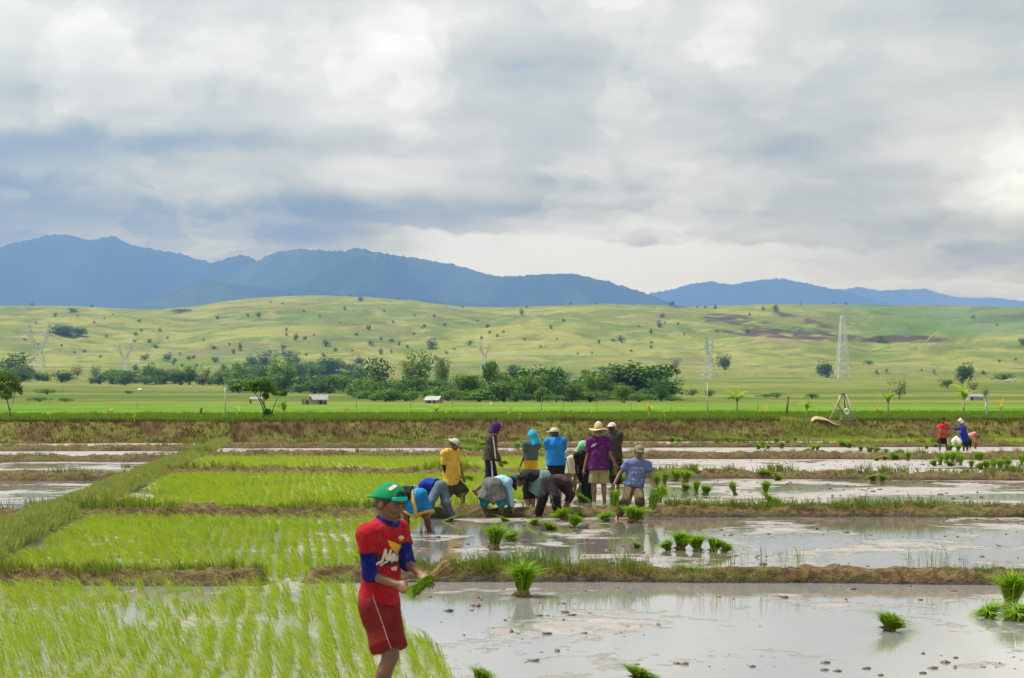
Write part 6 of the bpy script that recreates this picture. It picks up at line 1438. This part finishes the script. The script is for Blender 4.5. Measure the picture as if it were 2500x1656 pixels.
# 16-18 far workers
RD2 = cloth("bright_red_t_shirt", (0.58, 0.025, 0.03))
p = Person(dict(pv=(2302,1068), nk=(2302,1037), hd=(2302,1027), eL=(2312,1051,-1), wL=(2299,1053,-1), eR=(2290,1049,-1), wR=(2293,1052,-1), kL=(2310,1085,0), aL=(2312,1102,0), kR=(2295,1085,0), aR=(2294,1102,0)), 99, 1.62, 5, "far worker in red T-shirt and black cap holding seedlings to his chest", vox=.017, grip=((.3, 0, -1), (.3, 0, -1)))
p.legs(black, .86, g=.06, flare=.05, name="shorts", waist=.06); p.shirt(RD2, sleeve=.75, hem=.03, g=.04, loose=.02, name="t_shirt"); p.hair(); p.cap(black, size=1.06)
p.patch(p.legF, "side_stripe", whitec, lambda P: -(P[..., 0] - p.j['hL'][0] - .085), p.lg, .006)
H16 = p
BLU17 = cloth("deep_blue_shirt", (0.010, 0.028, 0.30)); WHD = cloth("pinkish_white_hood", (0.66, 0.58, 0.58))
p = Person(dict(pv=(2356,1077), nk=(2351,1041), hd=(2345,1029), eL=(2344,1060,0), wL=(2336,1067,0), eR=(2337,1049,0), wR=(2323,1046,0), kL=(2352,1091,0), aL=(2352,1103,0), kR=(2361,1091,0), aR=(2364,1103,0)), 99, 1.62, 268, "far worker in white hood and deep blue shirt reaching out an arm", vox=.017, pitch=8, grip=((0, 1, 1), 'open'))
p.legs(black, .95, g=.05, flare=.02); p.shirt(BLU17, sleeve=1.5, hem=.02, g=.045, loose=.03); p.hood(WHD, drop=.08, brim=.06, point=.04)
H17 = p
PNK = cloth("salmon_pink_shirt", (0.56, 0.22, 0.19)); PCAP = cloth("pink_cap_cloth", (0.60, 0.09, 0.13))
p = Person(dict(pv=(2367,1066), nk=(2380,1060,-.15), hd=(2381,1067,-.22), eL=(2385,1074,0), wL=(2383,1088,0), eR=(2379,1077,-1), wR=(2377,1090,0), kL=(2371,1081,1), aL=(2372,1095,0), kR=(2364,1081,1), aR=(2365,1095,0)), 105, 1.58, 55, "far bent worker in salmon pink shirt and pink cap planting", vox=.017, spine_sgn=-1, pitch=62)
p.legs(cloth("dark_pants", (0.03, 0.026, 0.03)), 1.6, g=.03, flare=.01, name="pants"); p.shirt(PNK, sleeve=1.2, hem=-.02, g=.045, loose=.01); p.hair(); p.cap(cloth("brown_cap_cloth", (0.10, 0.06, 0.05)), size=1.08, brim=.07, brimmat=PCAP)
# white sack carried by the far worker
e = empty("sack", (gx(2336, 98.6), 98.6, CH - (1088 - HY) * 98.6 / F), "white plastic sack hanging from the far blue-shirted worker's hand", "sack")
k_ = 98.6 / F; Fd = Field((-.4, -.3, -.05), (.4, .3, .6), .016); z_ = lambda x, y, dy=0: ((x - 2336) * k_, dy, (1088 - y) * k_)
Fd.cone(z_(2334, 1068), z_(2328, 1078), .06, .10, .03); Fd.cone(z_(2328, 1076), z_(2327, 1084), .09, .06, .03); Fd.cone(z_(2336, 1070), z_(2341, 1078), .08, .13, .04); Fd.wrinkle(.018, 38, 9); link("bag_body", Fd.mesh("bag_body"), e, WHITE)
MB().tube([z_(2334, 1069), z_(2335, 1066), z_(2337, 1068)], .012, 6).obj("handle", WHITE, e)
# ================================================================== bundles of rice seedlings
SEED = leafmat("seedling_leaf", ((0.0, (0.07, 0.16, 0.006)), (0.45, (0.16, 0.30, 0.012)), (0.8, (0.26, 0.40, 0.020)), (1.0, (0.36, 0.45, 0.05))), trans=0.4)
ROOTM = pmat("root_mass", (0.13, 0.080, 0.034), (0.23, 0.16, 0.068), 14, 0.95, c3=(0.05, 0.032, 0.016))
def bundle_meshes(seed, n_=170, flare=0.34, straight=False):
    global rng
    keep = rng; rng = np.random.default_rng(seed)
    b = BL(); a = rng.uniform(0, 6.283, n_); r_ = np.sqrt(rng.uniform(0, 1, n_))
    P = np.stack([np.cos(a) * r_ * .085, np.sin(a) * r_ * .085, rng.uniform(.08, .22, n_)], 1)
    lean = np.stack([np.cos(a), np.sin(a)], 1) * (r_ * flare)[:, None] + rng.normal(0, .07, (n_, 2))
    b.add(P, rng.uniform(.55, .88, n_), .026, lean, np.clip(rng.normal(.45, .25, n_), 0, 1), 2, .9)
    k = n_ // 2; a = rng.uniform(0, 6.283, k); r_ = np.sqrt(rng.uniform(0.2, 1, k))
    P = np.stack([np.cos(a) * r_ * .12, np.sin(a) * r_ * .12, rng.uniform(.12, .32, k)], 1)
    b.add(P, rng.uniform(.3, .55, k), .024, np.stack([np.cos(a), np.sin(a)], 1) * (.5 * r_)[:, None] + rng.normal(0, .1, (k, 2)), np.clip(rng.normal(.5, .25, k), 0, 1), 2, .9)
    k = n_ // 2; a = rng.uniform(0, 6.283, k)
    P = np.stack([np.cos(a) * .10, np.sin(a) * .10, rng.uniform(.20, .45, k)], 1)
    b.add(P, rng.uniform(.25, .5, k), .022, np.stack([np.cos(a), np.sin(a)], 1) * rng.uniform(.6, .93, (k, 1)) + rng.normal(0, .1, (k, 2)), np.clip(rng.normal(.62, .3, k), 0, 1), 2, 1.6)
    lm = b.mesh("leaves")
    c = BL(); m_ = 70; a = rng.uniform(0, 6.283, m_); P = np.stack([np.cos(a) * .07, np.sin(a) * .07, rng.uniform(.06, .22, m_)], 1)
    mb = MB(); mb.tube([(0, 0, -.03), (0, 0, .03), (0.01, 0, .10), (0, 0.01, .20)], [.10, .135, .11, .07], 9)
    for i in range(26):
        a_ = rng.uniform(0, 6.283); r0 = rng.uniform(.06, .12); mb.tube([(math.cos(a_) * r0, math.sin(a_) * r0, rng.uniform(.04, .14)), (math.cos(a_) * (r0 + .09), math.sin(a_) * (r0 + .09), rng.uniform(-.06, .05))], [.010, .003], 3, False)
    rm = mb.mesh("root_clump"); lm.materials.append(SEED); rm.materials.append(ROOTM); rng = keep
    return lm, rm
BM = [bundle_meshes(900 + i, 240, 0.55 + .06 * i) for i in range(4)]
MOUND = [bundle_meshes(970 + i, 260, 0.92) for i in range(3)]
BT = [bundle_meshes(940 + i, 200, 0.34) for i in range(2)]
def bundle(px, py, hpx, wpx, tilt, az, label, group=None, z=0.0, meshes=None, Y=None):
    Y = Y or gy(py, z); H = max(hpx, 5) * Y / F; W_ = wpx * Y / F
    e = empty("seedling_bundle", (gx(px, Y), Y, z), label, "seedling bundle", group)
    if tilt >= 40 and hpx < 60: meshes = random.choice(MOUND); W_, H, tilt = W_ * .8, H * 1.15, 22
    L = H if tilt < 40 else W_; wd = (W_ if tilt < 40 else max(H, W_ * .5)) / .72
    e.scale = (wd * 1.6, wd * 1.6, L * 1.45); e.rotation_euler = (0, R(tilt), R(az))
    lm, rm = meshes or random.choice(BM)
    link("leaves", lm, e); link("root_clump", rm, e); return e
def held(p0, p1, w, Y, label, dy0=0.0, dy1=0.0, meshes=None):
    """bundle in a hand: p0 root end, p1 leaf tips (photograph pixels)"""
    a = at(*p0, Y) + Vector((0, dy0, 0)); b = at(*p1, Y) + Vector((0, dy1, 0)); d = b - a
    e = empty("seedling_bundle", a, label, "seedling bundle", "seedling bundles held in the hands"); e.rotation_mode = 'QUATERNION'; e.rotation_quaternion = d.to_track_quat('Z', 'Y')
    e.scale = (w * Y / F / .62, w * Y / F / .62, d.length * 1.08); lm, rm = meshes or random.choice(BT); link("leaves", lm, e); link("root_clump", rm, e); return e
ONE = [(1275,1457,80,66,4,0,"tall upright seedling bundle standing mirrored in the nearest water"), (1206,1342,58,50,6,20,"upright seedling bundle in the water below the bent light blue worker"), (1250,1320,20,46,74,200,"seedling bundle lying beside the upright one below the light blue worker"),
 (1307,1283,14,30,55,170,"small flattened bundle in the water below the black track pants"), (1339,1294,15,46,62,10,"broad fallen bundle in the water right of the small flattened one"), (1378,1270,24,46,40,150,"leaning pale bundle at the feet of the maroon-topped worker"), (1396,1289,32,34,25,20,"dark ragged bundle in front of the leaning pale one"), (1413,1264,13,22,10,0,"tiny bundle close under the bund behind the ragged one"),
 (1099,1273,7,40,80,180,"flat bundle floating behind the blue shorts worker"), (1231,1273,8,34,80,0,"flat bundle floating under the grey wrap worker"), (1481,1273,20,36,40,200,"small bundle with straw at the lilac man's feet"), (1545,1276,38,56,10,0,"large bushy bundle standing right before the lilac man"), (1554,1339,13,24,12,0,"lone small bundle in the middle of the mirror water"),
 (2168,1540,36,84,58,10,"rounded seedling mound alone in the front water at right"), (2467,1487,84,70,6,0,"tall upright bundle cut by the right picture edge"), (2420,1508,26,72,76,190,"lying bundle pointing left beside the tall one at the right edge"), (2490,1514,30,84,66,190,"lower bundle lying at the right picture edge"), (1168,1668,34,52,20,0,"seedling tips poking up at the bottom edge near the boy"), (1560,1660,24,100,74,5,"bundle lying with brown roots at the bottom edge"),
 (1796,1210,34,18,20,200,"lone leaning bundle in the second water field"), (1868,1208,32,22,4,0,"lone upright bundle right of the leaning one in the second field"), (1883,1236,22,62,30,0,"low spreading tuft of seedlings on the bund under the lone upright bundle"), (1672,1199,18,24,10,0,"dark small bundle right of the lilac man's shoulder"), (1699,1206,31,18,4,0,"slim bundle with brown foot right of the lilac man"), (1722,1208,22,28,10,0,"squat bundle with brown foot beside the slim one"), (2371,1146,22,15,2,0,"slim bundle standing alone between the two far heaps")]
for a in ONE: bundle(*a[:6], a[6])
HEAPS = [("seedling bundle in the heap of five in the front mirror water", [(1632,1344,22,36,45,190),(1660,1343,42,50,14,10),(1704,1346,38,44,12,180),(1740,1347,32,40,20,10),(1764,1348,24,34,35,0)]),
 ("seedling bundle standing in the row right of the lilac man's head", [(1602,1192,34,18,3,0),(1622,1188,34,18,3,0),(1649,1174,27,28,8,0),(1673,1178,28,28,6,0),(1608,1226,40,26,15,0)]),
 ("seedling bundle heaped behind the straw-hatted man's legs", [(1518,1142,20,16,5,0),(1513,1180,22,30,20,0),(1490,1176,20,30,20,160),(1530,1186,18,30,30,0),(1397,1184,14,22,15,0),(1414,1226,18,32,30,0)]),
 ("seedling bundle on the bund under the lone right field", [(1866,1169,21,36,10,0),(1896,1174,15,26,25,0)]), ("seedling bundle in the trio on the third bund", [(2132,1174,14,24,15,180),(2153,1175,15,22,12,0),(2165,1168,25,27,5,0)]),
 ("seedling bundle in the heap below the far red-shirted worker", [(2283,1138,15,20,25,180),(2295,1136,26,17,3,0),(2310,1132,26,18,3,0),(2325,1130,26,18,3,0),(2336,1129,26,17,3,0),(2345,1137,26,15,3,0),(2318,1138,10,30,60,0)]),
 ("seedling bundle in the big heap near the right picture edge", [(2395,1147,16,24,20,180),(2408,1147,22,20,4,0),(2425,1146,25,20,4,0),(2441,1148,24,20,4,0),(2459,1148,27,20,4,0),(2471,1154,16,24,20,0),(2454,1126,12,16,5,0),(2494,1137,26,16,4,0)]),
 ("seedling bundle on the bund right of the far workers", [(2376,1113,10,12,5,0),(2384,1123,18,16,5,0),(2393,1125,20,18,5,0)]), ("seedling bundle at the feet of the far workers", [(2318,1100,15,20,5,0),(2339,1102,15,15,5,0),(2262,1096,9,13,5,0),(2285,1092,9,12,5,0),(2318,1073,11,15,5,0)]),
 ("seedling bundle in the heap on the fourth bund right of the tripod", [(2142,1125,8,16,25,180),(2160,1124,10,16,10,0),(2181,1123,14,30,50,0),(2197,1118,20,21,5,0),(2216,1125,20,16,5,0),(2163,1105,8,14,8,0)]), ("seedling bundle below the tripod mound", [(2101,1102,13,14,5,0),(2122,1105,15,20,10,0),(2137,1104,13,20,20,0),(2056,1092,15,16,5,0),(2073,1094,14,16,8,0),(2234,1081,8,12,5,0)]),
 ("seedling bundle in the far field left of the tripod mound", [(1971,1105,9,20,20,180),(1984,1102,15,14,5,0),(1995,1100,15,15,5,0),(1908,1095,14,16,8,0),(1941,1078,11,12,5,0),(1895,1082,13,16,5,0),(1851,1097,11,16,8,0),(1862,1094,15,14,5,0),(1875,1096,9,14,8,0)]), ("seedling bundle in the row below the bank right of centre", [(1641,1080,13,18,5,0),(1656,1081,10,12,5,0),(1750,1081,13,18,5,0),(1764,1081,13,16,5,0),(1778,1081,14,16,5,0),(1792,1081,13,16,5,0),(1804,1082,12,14,5,0)]),
 ("pale green seedling bundle in the pile behind the yellow-shirted worker", [(1090,1091,18,20,5,0),(1105,1096,18,22,5,0),(1120,1106,20,22,5,0),(1130,1088,18,22,5,0),(1146,1090,20,24,5,0),(1143,1108,18,24,5,0),(1160,1092,20,22,5,0),(1164,1106,18,22,5,0),(1178,1094,16,20,5,0),(1181,1106,16,18,5,0)]), ("pale green seedling bundle beside the turquoise hood", [(1250,1093,14,16,5,0),(1262,1096,15,16,5,0),(1273,1091,15,14,5,0),(1272,1077,12,14,5,0),(1318,1099,20,16,5,0),(1330,1104,20,16,5,0),(1325,1110,14,18,5,0),(1380,1121,14,18,5,0)]),
 ("tiny seedling bundle under the bank left of centre", [(783,1087,7,9,5,0),(800,1087,9,12,5,0),(812,1086,9,11,5,0),(960,1087,11,12,5,0),(975,1087,12,14,5,0),(990,1088,12,14,5,0),(1005,1088,11,12,5,0)])]
for lab, L in HEAPS:
    for i, a in enumerate(sorted(L)): bundle(*a[:6], ORD[i] + " from left, " + lab, "bundles: " + lab.replace("seedling bundle ", "").replace("tiny ", "").replace("pale green ", ""))
hb = held((1090,1378), (980,1460), 50, 13.2, "seedling bundle with a brown root ball held by the boy in red", -.30, -.36, BT[0])
for ch_ in hb.children:
    if ch_.name.startswith('root'): ch_.scale = (1.7, 1.7, 1.5); ch_.location = (0, 0, -.06)
held((1126,1163), (1166,1170), 17, 41, "seedling bundle in the yellow-shirted worker's hand", -.15, -.2)
held((1218,1127), (1244,1131), 13, 44, "seedling bundle in the purple-hooded worker's hand", -.12, -.12)
held((1289,1224), (1274,1212), 14, 41, "small seedling bundle in the black-clad bent worker's hand", -.05, -.1)
held((1417,1180), (1406,1220), 18, 44.6, "seedling bundle hanging from the mint-scarfed worker's hand", -.15, -.15)
held((1498,1122), (1506,1166), 20, 43.5, "seedling bundle hanging from the straw-hatted man's hand", -.12, -.12)
held((1500,1246), (1497,1184), 42, 37.5, "seedling bundle in the lilac-shirted man's hand nearer the straw hat", -.35, -.2)
held((1585,1252), (1602,1186), 42, 37.5, "seedling bundle with long pale roots in the lilac-shirted man's outer hand", -.35, -.2)
held((2293,1047), (2304,1067), 13, 99, "seedling bundle held against the far red-shirted worker's chest", -.35, -.3)
# long washed roots hanging from the lilac man's bundles
# ---- clods of mud in the water
MUDW = pmat("wet_mud_clod", (0.075, 0.052, 0.032), (0.13, 0.095, 0.062), 10, 0.45, bump=.01, bscale=40, spec=.4)
bm = bmesh.new(); bmesh.ops.create_icosphere(bm, subdivisions=1, radius=1); iv = np.array([v.co[:] for v in bm.verts]); it = np.array([[v.index for v in f.verts] for f in bm.faces]); bm.free()
def clods(N, y0, y1, x0, x1, thr, smin, smax, seed, lab, bands=None):
    r = np.random.default_rng(seed); Y = 1 / r.uniform(1 / y1, 1 / y0, N * 5); X = r.uniform(-1, 1, N * 5) * (x1 - x0) / 2 + (x0 + x1) / 2
    g = fbm(X * .55, Y * .8, seed, 4) + .05 * r.normal(0, 1, N * 5); ok = (g > thr) & (X > np.interp(Y, [12, 15.6, 22.9, 24, 37, 60], [.3, 0, -1.4, -1.6, -1.2, 1.6]))
    X, Y, g = X[ok][:N], Y[ok][:N], g[ok][:N]; n_ = len(X); s = smin + (smax - smin) * r.uniform(0, 1, n_) ** 3.0
    V = iv[None] * (1 + r.normal(0, .26, (n_, len(iv), 1))) * np.stack([s * r.uniform(.8, 2.2, n_), s * r.uniform(.8, 1.6, n_), s * r.uniform(.45, .9, n_)], 1)[:, None]
    V = V + np.stack([X, Y, s * .12], 1)[:, None]; T_ = it[None] + (np.arange(n_) * len(iv))[:, None, None]
    return link("mud_clods", np_mesh("mud_clods", V.reshape(-1, 3), None, T_.reshape(-1, 3), True), None, MUDW, kind='stuff', label=lab, cat="mud")
clods(150, 14, 23.2, -2, 7, .56, .007, .034, 41, "small wet mud clods poking out of the nearest water")
clods(230, 24.6, 37.5, -2.5, 10, .55, .009, .034, 42, "wet mud clods scattered over the second water field")
clods(420, 39, 57, 0, 16, .52, .012, .045, 43, "specks of mud on the third water field")
clods(420, 59, 81, 1, 24, .50, .016, .05, 44, "specks of mud on the pale fourth field")
# ---- cattle far off
Fd = Field((-1.6, -.6, -.1), (1.7, .6, 1.7), .07); Fd.cone((-.8, 0, 1.0), (.6, 0, 1.02), .34, .36, .1)
for x in (-.75, .6):
    for y in (-.2, .2): Fd.cone((x, y, .85), (x, y, .0), .13, .07, .05)
Fd.cone((.6, 0, 1.1), (1.1, 0, 1.15), .24, .15, .08); Fd.cone((1.1, 0, 1.15), (1.4, 0, .98), .14, .09, .05); Fd.cone((1.12, -.1, 1.28), (1.1, -.32, 1.42), .04, .02, .02); Fd.cone((1.12, .1, 1.28), (1.1, .32, 1.42), .04, .02, .02); Fd.cone((-1.12, 0, 1.1), (-1.2, 0, .5), .05, .03, .03)
cow = Fd.mesh("cow"); COWM = pmat("pale_cow_hide", (0.62, 0.58, 0.52), (0.5, 0.45, 0.40), 2, .9); cow.materials.append(COWM)
for px, py, g in ((633,853,0),(641,851,0),(653,856,0),(662,849,0),(2434,935,1),(2456,937,1),(2464,936,1),(2478,934,1),(342,960,2)):
    X, Y, z = ground_at(px, py, 300); lab = ("pale cow grazing on the hillside above the left tree belt", "pale cow grazing in the meadow near the right edge", "white cow grazing alone in the left meadow")[g]
    o = link("cow", cow, None, None, lab, "cow", ("cows grazing on the left hillside", "cows grazing at the far right", None)[g], None, (X, Y, z)); o.rotation_euler[2] = random.uniform(0, 6)
# ---- thin smoke drifting off the burnt ground
sm, q, out = new_mat("thin_smoke"); v_ = q.node('ShaderNodeVolumePrincipled'); v_.inputs['Color'].default_value = (.72, .80, .92, 1); v_.inputs['Density'].default_value = .0022; sm.node_tree.links.new(v_.outputs[0], out.inputs['Volume'])
Fd = Field((-95, -30, -25), (70, 30, 62), 3.5); Fd.cone((45, 0, -14), (10, 0, 4), 9, 14, 10); Fd.cone((10, 0, 4), (-35, 0, 22), 14, 18, 12); Fd.cone((-35, 0, 22), (-66, 0, 36), 16, 9, 10)
X, Y, z = ground_at(2405, 838, 1500); link("smoke", Fd.mesh("smoke"), None, sm, kind='stuff', loc=(X, Y - 40, z + 14))
